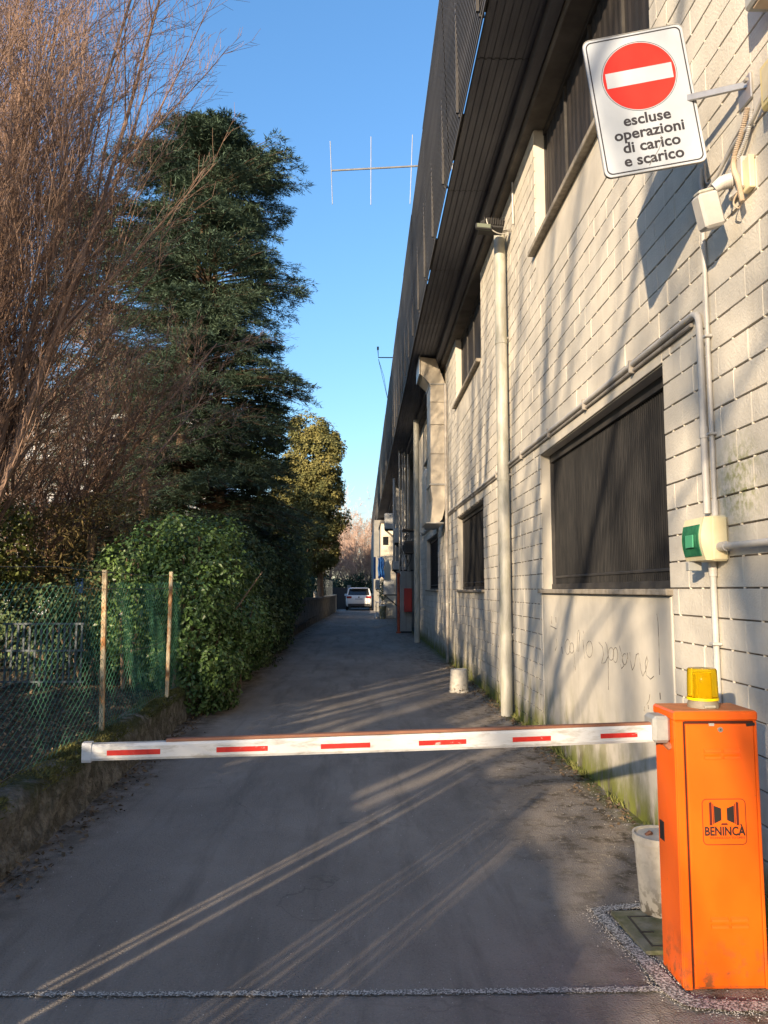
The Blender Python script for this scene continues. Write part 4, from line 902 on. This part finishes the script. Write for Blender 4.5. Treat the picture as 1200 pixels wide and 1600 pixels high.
t = thing('rubbish_bin', 'grey green bin standing in front of the white table', 'bin', (1.07, 40.6, 0)); MB().lathe([(0, 0), (.14, 0), (.19, .62), (.205, .62), (.205, .66), (.18, .67), (0, .67)], (1.07, 40.6, .0), 20).build('body', M['slab'], t, True); MB().lathe([(.205, .67), (.2, .71), (0, .74)], (1.07, 40.6, 0), 20).build('lid', M['panelgrey'], t, True)
t = thing('white_sack', 'crumpled white sack on the ground under the white table', 'sack', (.78, 41, 0)); MB().lathe([(0, 0), (.12, .02), (.16, .12), (.11, .25), (.05, .32), (0, .31)], (.80, 41.2, .0), 10).build('bag', M['white'], t, True)
t = thing('white_car_wing', 'long thin strut leaning against the wall by the white table', 'pole', (1.1, 33, 0)); t.name = 'leaning_pole'; MB().tube([(1.22, 27.6, .02), (1.02, 39.5, .12)], .02, 6).build('rod', M['pvc'], t)
# plants in pots near the bin
t = thing('climbing_plant', 'thin dark climbing plant on the wall near the bin', 'plant', (1.15, 42, 0))
foliage('leaves', [(1.1, 41.6, 1.5, .18, .3, .55)], 260, .10, .05, M['darkfol'], t, 5, .12)
MB().tube([(1.1, 41.6, 0), (1.08, 41.6, 1.6)], .015, 5).build('stem', M['bark'], t)
# concrete foot sunlit at the cabinet
# ------------------------------------------------------------------ the white car
car = thing('parked_car', 'white estate style car parked at the end of the alley, seen from behind', 'car', (-.25, 57, 0))
def ring(z, hw, y0, y1, r=.22, n=5):
    P = []
    for cx, cy, a0 in ((hw-r, y1-r, 0), (-hw+r, y1-r, 90), (-hw+r, y0+r, 180), (hw-r, y0+r, 270)):
        for i in range(n+1): a = math.radians(a0+90*i/n); P.append((-.25+cx+r*math.cos(a), 57+cy+r*math.sin(a), z))
    return P
def loft(rings, name, m, parent, smooth=True):
    mb = MB(); n = len(rings[0])
    for R_ in rings: mb.v += R_
    for i in range(len(rings)-1):
        for k in range(n): mb.f.append((i*n+k, i*n+(k+1) % n, (i+1)*n+(k+1) % n, (i+1)*n+k))
    mb.f += [tuple(range(n-1, -1, -1)), tuple((len(rings)-1)*n+k for k in range(n))]
    return mb.build(name, m, parent, smooth)
body = loft([ring(.30, .88, .12, 4.75), ring(.42, .94, .03, 4.86), ring(.72, .965, 0, 4.88), ring(.98, .96, .03, 4.84), ring(1.12, .90, .10, 4.6)], 'body', M['carwhite'], car)
loft([ring(1.10, .88, .10, 3.5), ring(1.30, .82, .22, 3.2), ring(1.52, .74, .42, 2.7), ring(1.60, .71, .50, 2.5)], 'window_band', M['glass'], car)
loft([ring(1.595, .73, .30, 2.6), ring(1.67, .70, .36, 2.5), ring(1.70, .60, .6, 2.2)], 'roof', M['carwhite'], car)
for s in (-1, 1):
    mb = MB(); mb.tube([(-.25+s*.86, 57.13, 1.10), (-.25+s*.73, 57.44, 1.60)], .055, 6); mb.build('rear_pillar', M['carwhite'], car, True)
    mb = MB(); mb.bbox(-.25+s*.72-.19, -.25+s*.72+.19, 56.985, 57.06, .90, 1.05, .02); mb.build('tail_light', M['tail'], car)
    w_ = MB().tube([(-.25+s*.80, 57.75, .36), (-.25+s*.97, 57.75, .36)], .36, 20).build('wheel', M['tyre'], car, True); MB().tube([(-.25+s*.965, 57.75, .36), (-.25+s*.98, 57.75, .36)], .22, 14).build('rim', M['galv'], w_, True)
    w_ = MB().tube([(-.25+s*.80, 60.7, .36), (-.25+s*.97, 60.7, .36)], .36, 20).build('wheel', M['tyre'], car, True); MB().tube([(-.25+s*.965, 60.7, .36), (-.25+s*.98, 60.7, .36)], .22, 14).build('rim', M['galv'], w_, True)
    MB().bbox(-.25+s*1.02-.09, -.25+s*1.02+.09, 59.4, 59.55, 1.05, 1.22, .03).build('mirror', M['carwhite'], car)
MB().bbox(-.25-.28, -.25+.28, 56.985, 57.01, .78, .90, .005).build('number_plate', M['signwhite'], car)
MB().bbox(-.25-.80, -.25+.80, 56.97, 57.1, .30, .50, .03).build('rear_bumper', M['darkplastic'], car)
MB().tube([(-.25, 56.98, .98), (-.25, 57.0, .98)], .05, 14).build('badge', M['glass'], car)
MB().bbox(-.25-.5, -.25+.5, 57.25, 57.45, 1.60, 1.64, .01).build('spoiler', M['carwhite'], car)

# ------------------------------------------------------------------ left low wall, fence
def low_wall():
    t = thing('low_wall', 'low old mossy retaining wall along the left side of the alley', 'wall', (-2.05, 4, 0))
    ys = np.linspace(-8, 25, 700); prof = [(0.03, -.03), (.015, .06), (.0, .13), (.0, .21), (-.005, .28), (-.03, .335), (-.08, .36), (-.16, .365), (-.26, .34)]
    rs_ = np.random.default_rng(9); ph = rs_.uniform(0, 6, 60); V = []
    from mathutils import noise as mn
    for y in ys:
        for j, (dx, z) in enumerate(prof):
            n1 = mn.noise(Vector((j*.55, y*2.6, 3))); n2 = mn.noise(Vector((j*1.3, y*9, 8))); x = left_edge(y)+dx+n1*.035+n2*.02
            V.append((x, y+.01*n2, z+(n1*.03+n2*.018)*(z > .05)+(.05 if y > 3.5 else 0)*0))
    k = len(prof); i = np.arange(len(ys)*k).reshape(len(ys), k)
    F = np.stack([i[:-1, :-1].ravel(), i[:-1, 1:].ravel(), i[1:, 1:].ravel(), i[1:, :-1].ravel()], 1)
    np_obj('wall_body', V, F, M['oldwall'], t, True)
    # moss tufts on the coping
    rs_ = np.random.default_rng(4); n = 26000; y = rs_.uniform(2.5, 14, n); u = rs_.uniform(-.24, .02, n)
    keep = (np.sin(y*5.1+u*9)+np.sin(y*2.3+1)+rs_.uniform(-1, 1, n)) > -.5; y, u = y[keep], u[keep]; n = len(y)
    C = np.stack([left_edge(y)+u, y, .355+.01*np.sin(y*8)+.0*u-np.clip(u+.03, 0, 1)*1.2], 1)
    N = rs_.normal(0, .5, (n, 3)); T = rs_.normal(0, .55, (n, 3)); T[:, 2] = .7; T[:, 0] += .3
    V, F = leaf_mesh(C, N, .032, .010, rs_, T=T); np_obj('moss_tufts', V, F, M['moss'], t, kind='stuff'); return t
low_wall()
rs_ = np.random.default_rng(77); n = 2600; yy = 3.4+np.abs(rs_.normal(0, 4.5, n)); kk = (np.sin(yy*7)+np.sin(yy*2.9+1)+rs_.uniform(-1, 1, n)) > .2; yy = yy[kk]; n = len(yy)
C = np.stack([1.815-np.abs(rs_.normal(0, .02, n)), yy, np.full(n, .004)], 1); T = rs_.normal(0, .4, (n, 3)); T[:, 2] = 1; T[:, 0] -= .2; N = rs_.normal(0, 1, (n, 3))
V, F = leaf_mesh(C, N, .055, .012, rs_, T=T); M['weed'] = mat('wall_foot_weeds', (.10, .12, .03), (.20, .20, .06), 4, .8, island=.35)
tag(np_obj('weeds', V, F, M['weed'], None, kind='stuff'), label='short yellow green moss and weeds along the foot of the block wall')
fx = -2.10
fc = thing('mesh_fence', 'green plastic coated diamond mesh stretched between rusty posts above the low mossy wall', 'fence', (fx, 6, .34))
rnd = np.random.default_rng(8); tw = Twigs(); pitch = .043; y0, y1, zb, zt = -1.0, 10.6, .36, 1.56
n = int((y1-y0)/pitch); nz = 34
for i in range(n):
    y = y0+i*pitch; pts = []
    for j in range(nz+1):
        z = zb+(zt-zb)*j/nz; sgn = 1 if (i+j) % 2 else -1
        if y < 1 and j % 2: pass
        wob = .035*math.sin(y*1.1+z*1.5)+.012*math.sin(y*6+z*4)
        pts.append(np.array([fx-.03+wob+.003*sgn, y+sgn*pitch*.46, z+.010*math.sin(y*3.0)+.02*math.sin(y*.9)*(z-zb)]))
    tw.add(pts, .0019, .0019, 3)
V, F = tw.mesh(); np_obj('mesh_netting', V, F, M['net'], fc, kind='stuff')
for z in (1.655, 1.52, .95, .40):
    MB().tube([(fx-.02+.012*math.sin(i), -1+i*.8, z+.008*math.sin(i*1.7)-(.014 if i % 2 else 0)) for i in range(15)], .0022, 4).build('line_wire', M['wire'], fc)
for i, (y, zt_, ln) in enumerate(((-.1, 1.66, 0), (2.1, 1.66, .0), (4.3, 1.60, .0), (6.42, 1.665, -.02), (8.5, 1.70, .012), (10.6, 1.68, 0))):
    MB().add([(fx+ln*(z > 1)+a, y+b, z) for z in (.25, zt_) for a, b in ((-.017, -.017), (.017, -.017), (.017, .017), (-.017, .017))], [(0,1,2,3),(7,6,5,4),(0,4,5,1),(1,5,6,2),(2,6,7,3),(3,7,4,0)]).build('post', M['rust'], fc)
# far taller wall with railing on the left
t = thing('far_stone_wall', 'rubble garden wall on the left near the far end of the alley, railing on its top', 'wall', (-2.2, 38, 0))
from mathutils import noise as mn
ys = np.linspace(24, 54, 240); V = []; prof = [(0, -.02), (0, .3), (0, .6), (0, .85), (0, 1.04), (.06, 1.05), (.06, 1.14), (-.4, 1.14), (-.4, 0)]
for y in ys:
    for j, (dx, z) in enumerate(prof): V.append((left_edge(y)-.02+dx+(.035*mn.noise(Vector((j*2, y*3, 1))) if j < 4 else 0), y, z+.12*np.clip((38-y)/14, 0, 1)*(z > .9)))
k = len(prof); i = np.arange(len(ys)*k).reshape(len(ys), k)
np_obj('wall_body', V, np.stack([i[:-1, :-1].ravel(), i[:-1, 1:].ravel(), i[1:, 1:].ravel(), i[1:, :-1].ravel()], 1), M['farwall'], t)
MB().bbox(-2.3, -1.80, 54.0, 54.4, 0, 1.2, .01).build('end_pillar', M['creamwall'], t)
t = thing('garden_railing', 'pale thin bar railing on the far rubble wall', 'railing', (-2.2, 47, 1.14))
for yy in np.arange(43, 54.2, .7): MB().box(left_edge(yy)-.205, left_edge(yy)-.19, yy-.01, yy+.01, 1.13, 2.15).build('bar', M['rail'], t)
MB().tube([(left_edge(43)-.195, 43, 2.15), (left_edge(54)-.195, 54, 2.15)], .014, 5).build('top_rail', M['rail'], t); MB().tube([(left_edge(43)-.195, 43, 1.8), (left_edge(54)-.195, 54, 1.8)], .010, 5).build('middle_rail', M['rail'], t)
for i, (x, y) in enumerate(((-2.35, 38.5),)):
    t = thing('pillar_stub', 'small pale stub on top of the far rubble wall near the hedge', 'stub', (x, y, 1.14)); MB().lathe([(0, 0), (.09, 0), (.07, .14), (.09, .2), (.05, .3), (0, .32)], (x, y, 1.14), 12).build('body', M['creamwall'], t, True)
# yard rack behind the fence
t = thing('yard_railing', 'short blue grey bar railing in the yard behind the green mesh', 'railing', (-3.95, 9.8, .3))
for i in range(14):
    x = -4.42+.93*i/13; MB().box(x-.012, x+.012, 9.79, 9.81, .30, 1.09).build('bar', M['rail'], t)
for z in (.36, .74, 1.07): MB().box(-4.46, -3.45, 9.775, 9.788, z, z+.025).build('rail', M['rail'], t)
t = thing('blue_sign', 'small light blue rectangle glimpsed behind the top of the mesh fence', 'sign', (-3.9, 10.8, .3)); MB().bbox(-3.965, -3.86, 10.8, 10.81, 1.46, 1.66, .002).build('plate', mat('pale_blue', (.22, .36, .62), None, rough=.5), t); MB().tube([(-3.91, 10.83, .25), (-3.91, 10.83, 1.6)], .012, 6).build('stake', M['wire'], t)
# ------------------------------------------------------------------ leaf litter
rs = np.random.default_rng(31); n = 9000
C = np.stack([-2.2-np.abs(rs.normal(0, 1.5, n)), rs.uniform(3.2, 11, n), np.zeros(n)], 1); C[:, 2] = yard_z(C[:, 0], C[:, 1])+rs.uniform(.004, .03, n)
n2 = 420; C2 = np.stack([left_edge(rs.uniform(4, 10, n2))+.03+np.abs(rs.normal(0, .10, n2)), rs.uniform(4, 10, n2), np.full(n2, .006)], 1); C2[:, 0] = left_edge(C2[:, 1])+.05+np.abs(rs.normal(0, .1, n2))
n3 = 900; y3 = rs.uniform(3.5, 16, n3); C3 = np.stack([1.8-np.abs(rs.normal(0, .10, n3)), y3, np.full(n3, .008)], 1)
C = np.concatenate([C, C2, C3]); N = rs.normal(0, .45, C.shape); N[:, 2] = 1
V, F = leaf_mesh(C, N, .045, .026, rs); tag(np_obj('leaf_litter', V, F, M['litter'], None, kind='stuff'), label='dry brown fallen leaves on the yard soil and along the kerbs')

# ------------------------------------------------------------------ hedge spilling over the wall
def hedge(label, blobs, dens, L, W, m, seed, lump, base, clip=None, **k):
    t = thing('hedge', label, 'hedge', base); foliage('leaves', blobs, dens, L, W, M[m], t, seed, lump, clip=clip, **k)
    rr = np.random.default_rng(seed); tw = Twigs()
    for b in blobs:
        for i in range(7):
            p = np.array([b[0]+rr.normal(0, b[3]*.2), b[1]+rr.normal(0, b[4]*.3), .2]); q = np.array([b[0]+rr.normal(0, b[3]*.5), b[1]+rr.normal(0, b[4]*.5), b[2]+b[5]*.6]); tw.add([p, (p+q)/2+rr.normal(0, .06, 3), q], .022, .006, 4)
    V, F = tw.mesh(); np_obj('branches', V, F, M['bark'], t); return t
above = lambda C: (C[:, 2] > .04) & ((C[:, 0] > left_edge(C[:, 1])-.05) | (C[:, 2] > .33)) & (C[:, 0] < 1.0)
hedge('bright green ivy leaved hedge spilling over the low wall onto the asphalt', [(-2.30, 10.0, 1.15, .60, .9, .98), (-2.05, 9.9, .62, .42, .7, .60), (-2.8, 10.5, 1.15, .5, .8, .75), (-2.15, 9.8, 2.0, .22, .3, .3), (-2.6, 10.2, 2.05, .2, .25, .3), (-1.75, 10.6, 1.1, .25, .4, .4), (-2.9, 9.9, 1.75, .2, .3, .25), (-2.35, 11.4, 1.75, .42, .6, .72), (-2.5, 12.6, 1.3, .66, 1.3, 1.05), (-2.2, 12.8, .75, .52, 1.2, .75)], 1700, .062, .046, 'bush', 3, .26, (-2.4, 10.5, .3), above, shell=.6)
hedge('green hedge continuing along the alley behind the nearest ivy leaved one', [(-2.55, 15, 1.35, .60, 1.7, 1.15), (-2.25, 15.4, .7, .45, 1.6, .7), (-2.55, 18.3, 1.35, .6, 1.8, 1.2), (-2.35, 18.6, .7, .45, 1.8, .7)], 520, .09, .065, 'darkfol', 4, .3, (-2.4, 16.5, .3), above)
hedge('darker hedge in front of the far rubble wall, its far end standing in for shade low on the gold green tree', [(-2.7, 22.5, 1.5, .7, 2.0, 1.5), (-2.75, 26.5, 1.8, .55, 2.2, 1.2), (-3.3, 34, 2.0, .7, 2.2, 2.0), (-3.6, 38.5, 2.2, .8, 1.6, 2.2)], 330, .11, .07, 'darkfol', 6, .34, (-2.6, 24, .3), above)  # farthest masses add dark leaves in place of shade on the gold crown
hedge('pale green shrub behind the mesh fence left of the ivy hedge', [(-3.55, 10.9, 1.2, .6, .7, .8), (-4.6, 11.8, .9, .8, .9, .6)], 420, .07, .055, 'darkfol', 8, .24, (-3.8, 11, .3))
hedge('dark hedge at the back of the yard', [(-6.2, 12.8, 1.2, 1.6, .9, 1.1), (-8.6, 12.4, 1.2, 1.6, .9, 1.2), (-3.9, 13.8, 1.2, 1.3, .9, 1.1), (-11, 12, 1.3, 1.6, 1., 1.3), (-5.0, 15.5, 1.4, 2.4, 1., 1.4)], 260, .10, .07, 'hedgedark', 9, .35, (-6.5, 12.8, .2))
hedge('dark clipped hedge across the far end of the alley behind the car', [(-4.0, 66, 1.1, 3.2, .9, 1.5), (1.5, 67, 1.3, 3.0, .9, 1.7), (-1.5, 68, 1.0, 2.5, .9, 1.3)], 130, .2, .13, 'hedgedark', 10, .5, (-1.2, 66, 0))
t = thing('end_gate', 'dark gate and pillars between the rubble wall and the parked car', 'gate', (-1.9, 61, 0))
MB().bbox(-2.7, -1.2, 61.5, 61.6, 0, 1.7, .01).build('panel', M['darkplastic'], t); MB().bbox(-1.2, -.9, 61.4, 61.7, 0, 1.9, .01).build('post', M['wallgrey'], t)

# ------------------------------------------------------------------ trees
cfgA = dict(kids=[18, 12, 6], len=[.40, .40, .50], ang=[.42, .46, .55], rad=[.52, .42, .6], tip=[.25, .3, .5, .6], first=[.12, .12, .1], n=[6, 4, 3, 3], k=[9, 6, 4, 3], wig=.035, upf=.8, rmin=.0032)
bare_tree('big bare tree with a fan of reddish brown upswept branches behind the mesh fence', (-4.95, 9.3, .25), 20, 9.0, .046, 3, cfgA, lean=(.06, .0), spread=.22, stem_up=.05, trunk_r=.20, group='bare brown twigged trees left of the alley')
bare_tree('bare brown twigged tree further left behind the first', (-6.6, 9.8, .25), 12, 9.6, .05, 5, cfgA, lean=(.12, 0), spread=.35, stem_up=.06, trunk_r=.22, group='bare brown twigged trees left of the alley')
cfgB = dict(cfgA); cfgB['kids'] = [18, 11, 5]; cfgB['ang'] = [.7, .6, .6]
bare_tree('low bare tree with long arching brown boughs reaching right in front of the cedar', (-6.6, 14.5, .25), 14, 6.6, .05, 9, cfgB, lean=(.30, 0), spread=.6, stem_up=.012, trunk_r=.2, group='bare brown twigged trees left of the alley')
def conifer(label, base, H, z0, Rf, nb, m, seed, twl=.75, tuft=12, L=.13, W=.035, sz=1., group=None, up0=.30, dr=.45, name='cedar_tree', trunks=((0, 0),), sub=15, tier=0):
    rs_ = np.random.default_rng(seed); t = thing(name, label, 'tree', base, group); b = np.array(base, float)
    for (dx, dy) in trunks:
        tr = Twigs(); tr.add([b+np.array([dx, dy, 0]), b+np.array([dx*.8, dy, H*.3]), b+np.array([dx*.4, dy*.5, H*.65]), b+np.array([0, 0, H])], .17, .02, 8)
        V, F = tr.mesh(); np_obj('trunk', V, F, M['bark'], t, True)
    bt = Twigs(); C, N, T = [], [], []
    nt_ = max(8, int((H-z0)/tier)) if tier else 0; sect = rs_.uniform(.72, 1.20, (nt_+2, 9))
    for i in range(nb):
        a = rs_.uniform(0, 2*PI)
        if tier:
            k = rs_.integers(0, nt_+1); z = z0+(H-z0)*min(1, (k+rs_.normal(0, .24)+.35*math.sin(a*2+k*1.7))/nt_); f = max(0, (z-z0)/(H-z0)); R = Rf(f)*sect[k, int(a/(2*PI)*9) % 9]*rs_.uniform(.8, 1.05)
        else: z = z0+(H-z0)*rs_.uniform(0, 1)**.92; f = (z-z0)/(H-z0); R = Rf(f)*rs_.uniform(.55, 1.18)
        d = np.array([math.cos(a), math.sin(a), 0]); s = np.linspace(0, 1, 8); P = b+np.array([0, 0, z])+d[None]*(s*R)[:, None]; P[:, 2] += R*(up0*s-dr*s*s*(1-f*.7)); P[:, :2] += np.cumsum(rs_.normal(0, .03, (8, 2)), 0)
        bt.add(list(P), .022*R/2+.006, .004, 4); side = np.array([-d[1], d[0], 0])
        m_ = sub; u = rs_.uniform(.18, 1.0, m_); q = P[np.minimum((u*7).astype(int), 6)]; fr = (u*7)-np.minimum((u*7).astype(int), 6); q = q+(P[np.minimum((u*7).astype(int)+1, 7)]-q)*fr[:, None]
        sg_ = rs_.choice([-1, 1], m_); tl = (twl*(1.12-u)*rs_.uniform(.5, 1.1, m_)+.14)*min(1, R/1.6+.2)
        td = side[None]*sg_[:, None]*rs_.uniform(.4, 1, (m_, 1))+d[None]*rs_.uniform(.5, 1.1, (m_, 1)); td[:, 2] += rs_.uniform(-.30, .05, m_); td /= np.linalg.norm(td, axis=1, keepdims=True)
        for j in range(m_):
            v = np.linspace(.05, 1, tuft)+rs_.uniform(-.03, .03, tuft); pp = q[j]+td[j][None]*(v*tl[j])[:, None]; pp[:, 2] -= .10*v*v*tl[j]; C.append(pp+rs_.normal(0, .02, (tuft, 3))); tt = td[j][None]+rs_.normal(0, .45, (tuft, 3)); T.append(tt); nn = rs_.normal(0, .45, (tuft, 3)); nn[:, 2] += 1; N.append(nn)
    C, N, T = map(np.concatenate, (C, N, T)); V, F = leaf_mesh(C, N, L, W, rs_, T=T, fold=.1); np_obj('crown', V, F, m, t, kind='stuff')
    V, F = bt.mesh(); np_obj('branches', V, F, M['conbranch'], t); return t
Rc = lambda f: 2.6*(1.12-.2*f)*(1-max(0, (f-.88)/.12)**2*.6)*(.86+.14*math.sin(f*23))
conifer('dark blue green cedar with spiky spreading boughs rising above the hedge', (-4.25, 20.5, .2), 13.9, 2.2, Rc, 1150, M['cedar'], 12, tuft=18, sub=23, L=.15, W=.022, twl=.85, up0=.38, dr=.52, tier=.80, trunks=((-.9, 0), (.5, .3), (-2.0, .5)))
conifer('second dark cedar hidden behind the bare brown trees', (-7.7, 22.5, .2), 12.6, 1.6, lambda f: 3.4*(1-.5*f), 520, M['cedar'], 13, tuft=12, sub=17, twl=.9, L=.16, W=.034, tier=.85)
conifer('dark evergreen added unseen beyond the second cedar to shade the gold green tree', (-8.6, 31, .2), 8.8, 1.0, lambda f: 2.6*(1-.5*f), 200, M['darkfol'], 15, tuft=9, sub=12, L=.24, W=.09, name='evergreen_tree')  # hidden tree added to cast shade on the lower gold green crown
conifer('lower dark evergreen between the cedar and the gold green tree', (-3.9, 29, .2), 8.4, 1.2, lambda f: 1.6*(1-.5*f**2), 300, M['darkfol'], 14, tuft=11, sub=18, L=.15, W=.05, name='evergreen_tree')
t = thing('evergreen_tree', 'tall rounded gold green evergreen with a short bare trunk near the far wall', 'tree', (-2.25, 42, 0))
foliage('crown', [(-2.5, 42, 3.9, 1.3, 1.4, 1.5), (-2.35, 42, 5.6, 1.35, 1.3, 1.5), (-2.75, 42, 7.0, 1.5, 1.5, 1.5), (-2.45, 42, 8.7, 1.35, 1.4, 1.5), (-3.0, 42, 10.1, 1.0, 1.0, .9), (-2.0, 42, 9.6, .6, .6, .7), (-3.9, 42.4, 6.5, 1.3, 1.3, 2.4)], 400, .17, .10, M['gold'], t, 17, .42, up=.5)
tr = Twigs(); tr.add([np.array([-2.25, 42, 0]), np.array([-2.28, 42, 2.2]), np.array([-2.4, 42, 5])], .19, .12, 8); V, F = tr.mesh(); np_obj('trunk', V, F, M['bark'], t, True)
cfgF = dict(kids=[9, 7, 6], len=[.5, .5, .55], ang=[.6, .6, .6], rad=[.5, .5, .6], tip=[.3, .4, .5, .6], first=[.15, .12, .1], n=[4, 3, 3, 3], k=[6, 4, 3, 2], wig=.08, upf=.6, rmin=.012)
for i, (x, y, h, s_) in enumerate(((-1.2, 84, 8.2, 21), (-3.6, 80, 6.6, 22), (1.4, 90, 8.0, 23), (-.1, 76, 5.2, 24))):
    bare_tree(['tallest pinkish bare tree closing the view behind the car', 'pinkish bare tree at the left behind the gold green evergreen trunk', 'pinkish bare tree touching the far end of the eaves', 'lowest pinkish bare tree just above the car roof'][i], (x, y, 0), 13, h*1.18, .06, s_, cfgF, M['twigpink'], spread=.75, stem_up=.05, group='pinkish bare trees at the end of the alley')
# dark ivy clad trunks at left
for i, (x, y, h) in enumerate(((-6.6, 11.4, 4.6), (-4.75, 16.8, 2.6))):
    t = thing('ivy_clad_trunk', ['tree trunk wrapped in yellow green ivy at the left edge of the picture', 'thick brown trunk in front of the pale building'][i], 'tree', (x, y, .2))
    tr = Twigs(); tr.add([np.array([x, y, .1]), np.array([x+.1, y, h*.5]), np.array([x-.05, y, h*1.5])], .20, .10, 9); V, F = tr.mesh(); np_obj('trunk', V, F, M['bark'], t, True)
    if i == 0: foliage('ivy', [(x, y, h*.95, .85, .7, 1.7), (x-.9, y, 3.0, .8, .7, 1.4), (x+.6, y+.4, 2.2, .9, .6, 1.0), (x-.6, y, 6.6, .7, .6, 1.0)], 300, .085, .07, M['ivy'], t, 31, .3)
t = thing('brown_conifer_bush', 'olive brown feathery bush above the mesh fence', 'bush', (-4.4, 12.4, .2)); foliage('foliage', [(-4.3, 12.6, 2.2, 1.1, .8, .9), (-5.6, 12.8, 2.0, 1.2, .8, .9)], 330, .13, .022, mat('olive_brown_needles', (.10, .075, .025), (.17, .13, .05), 1, .8, island=.4), t, 33, .3)
MB().tube([(-4.4, 12.6, .2), (-4.4, 12.6, 2.4)], .06, 6).build('stem', M['bark'], t, True)
# pale apartment building seen through the trees
t = thing('apartment_building', 'pale apartment block with balconies glimpsed through the trees', 'building', (-13, 42, 0))
MB().box(-22, -8.5, 42, 52, 0, 11.4).build('wall', M['paleblock'], t)
for z in (2.9, 5.6, 8.3): 
    f = MB().bbox(-21, -9.0, 40.9, 42, z-.2, z, .01).build('balcony', M['paleblock'], t); MB().box(-21, -9.0, 40.9, 40.96, z+.9, z+.98).build('rail', M['white'], f)
    for k in range(60): MB().box(-20.9+k*.2, -20.87+k*.2, 40.91, 40.94, z, z+.9).build('baluster', M['white'], f)
    for x in (-19, -16, -13, -10.4):
        f = MB().box(x-.6, x+.6, 41.96, 42.0, z+.1, z+2.1).build('window', M['glass'], t); MB().box(x-.66, x-.6, 41.93, 41.99, z+.1, z+2.16).build('frame', M['white'], f)
MB().box(-22.4, -8.2, 41.2, 52.4, 11.4, 11.7).build('roof', M['roof'], t)
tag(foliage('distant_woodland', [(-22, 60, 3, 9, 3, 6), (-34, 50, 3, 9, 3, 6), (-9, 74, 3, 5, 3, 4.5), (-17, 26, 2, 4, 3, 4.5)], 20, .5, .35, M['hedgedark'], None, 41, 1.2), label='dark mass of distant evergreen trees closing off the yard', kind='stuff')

# ------------------------------------------------------------------ unseen trees behind the viewpoint; hedge and screen added to shade the road
hedge('tall unseen hedge added left of the viewpoint to shade the road', [(-5.4, -1.0, 1.0, .9, 2.0, 1.05), (-5.4, 2.4, 1.0, .9, 2.2, 1.0), (-5.6, 5.6, 1.0, .9, 1.9, .9)], 230, .12, .09, 'hedgedark', 51, .35, (-5.4, 2, .2))  # out of view, placed and sized to keep sun off the road
t = thing('shade_boards', 'unseen grey board screen added behind the viewpoint, slit to streak the road with sun', 'gate', (-2.5, -2, 0)); rr = random.Random(2)  # added screen, its slits and dip shaped to throw sun streaks on the road
y = 4.0
while y > -6.5:
    thin = .58 < y < .74 or .82 < y < .98 or -.30 > y > -.62 or -.85 > y > -1.25
    wd, gap = (.028, .060) if thin else (.115, -.002)
    top = 1.66+.03*math.sin(y*3)-(.05 if y < -2.4 else 0)-(.22 if y < -4.2 else 0)-(.46 if 1.0 < y < 1.75 else 0)
    MB().box(-2.53+(.012 if rr.random() < .5 else 0), -2.505, y-wd, y-.001, .0, top).build('board', M['wood'], t)
    y -= wd+gap
cfgC = dict(kids=[6, 3, 0], len=[.45, .42, .45], ang=[.5, .55, .55], rad=[.42, .45, .5], tip=[.35, .35, .5, .6], first=[.2, .15, .1], n=[6, 4, 3, 3], k=[8, 5, 3, 2], wig=.05, upf=.8, rmin=.006)
for i, (x, y, h, st, rd, sp) in enumerate(((-6.8, -12.4, 8.5, 6, .085, .24), (-6.6, -4.9, 8.5, 7, .085, .34), (-7.0, -1.4, 8.5, 8, .07, .34), (-6.8, 2.0, 8.5, 9, .055, .32), (-6.4, 5.4, 8.5, 10, .045, .32), (-9.2, -15.2, 10, 8, .10, .26), (-9.2, -7.8, 10, 8, .09, .24), (-9.2, -3.6, 10, 9, .08, .26))):
    bare_tree(['bare tree standing farthest behind the viewpoint on the left', 'second bare tree from the far end of the row behind the viewpoint', 'bare tree in the middle of the row left of the viewpoint', 'bare tree level with the barrier, hidden left of the picture', 'bare tree nearest to the mesh fence in the row outside the picture', 'tall bare tree at the far end of the back row outside the picture', 'tall bare tree in the middle of the back row outside the picture', 'tall bare tree at the near end of the back row outside the picture'][i], (x, y, .2), st, h, rd, 60+i, cfgC, spread=sp, stem_up=.03, trunk_r=.17, group='bare trees behind the viewpoint', stem0=1.2)
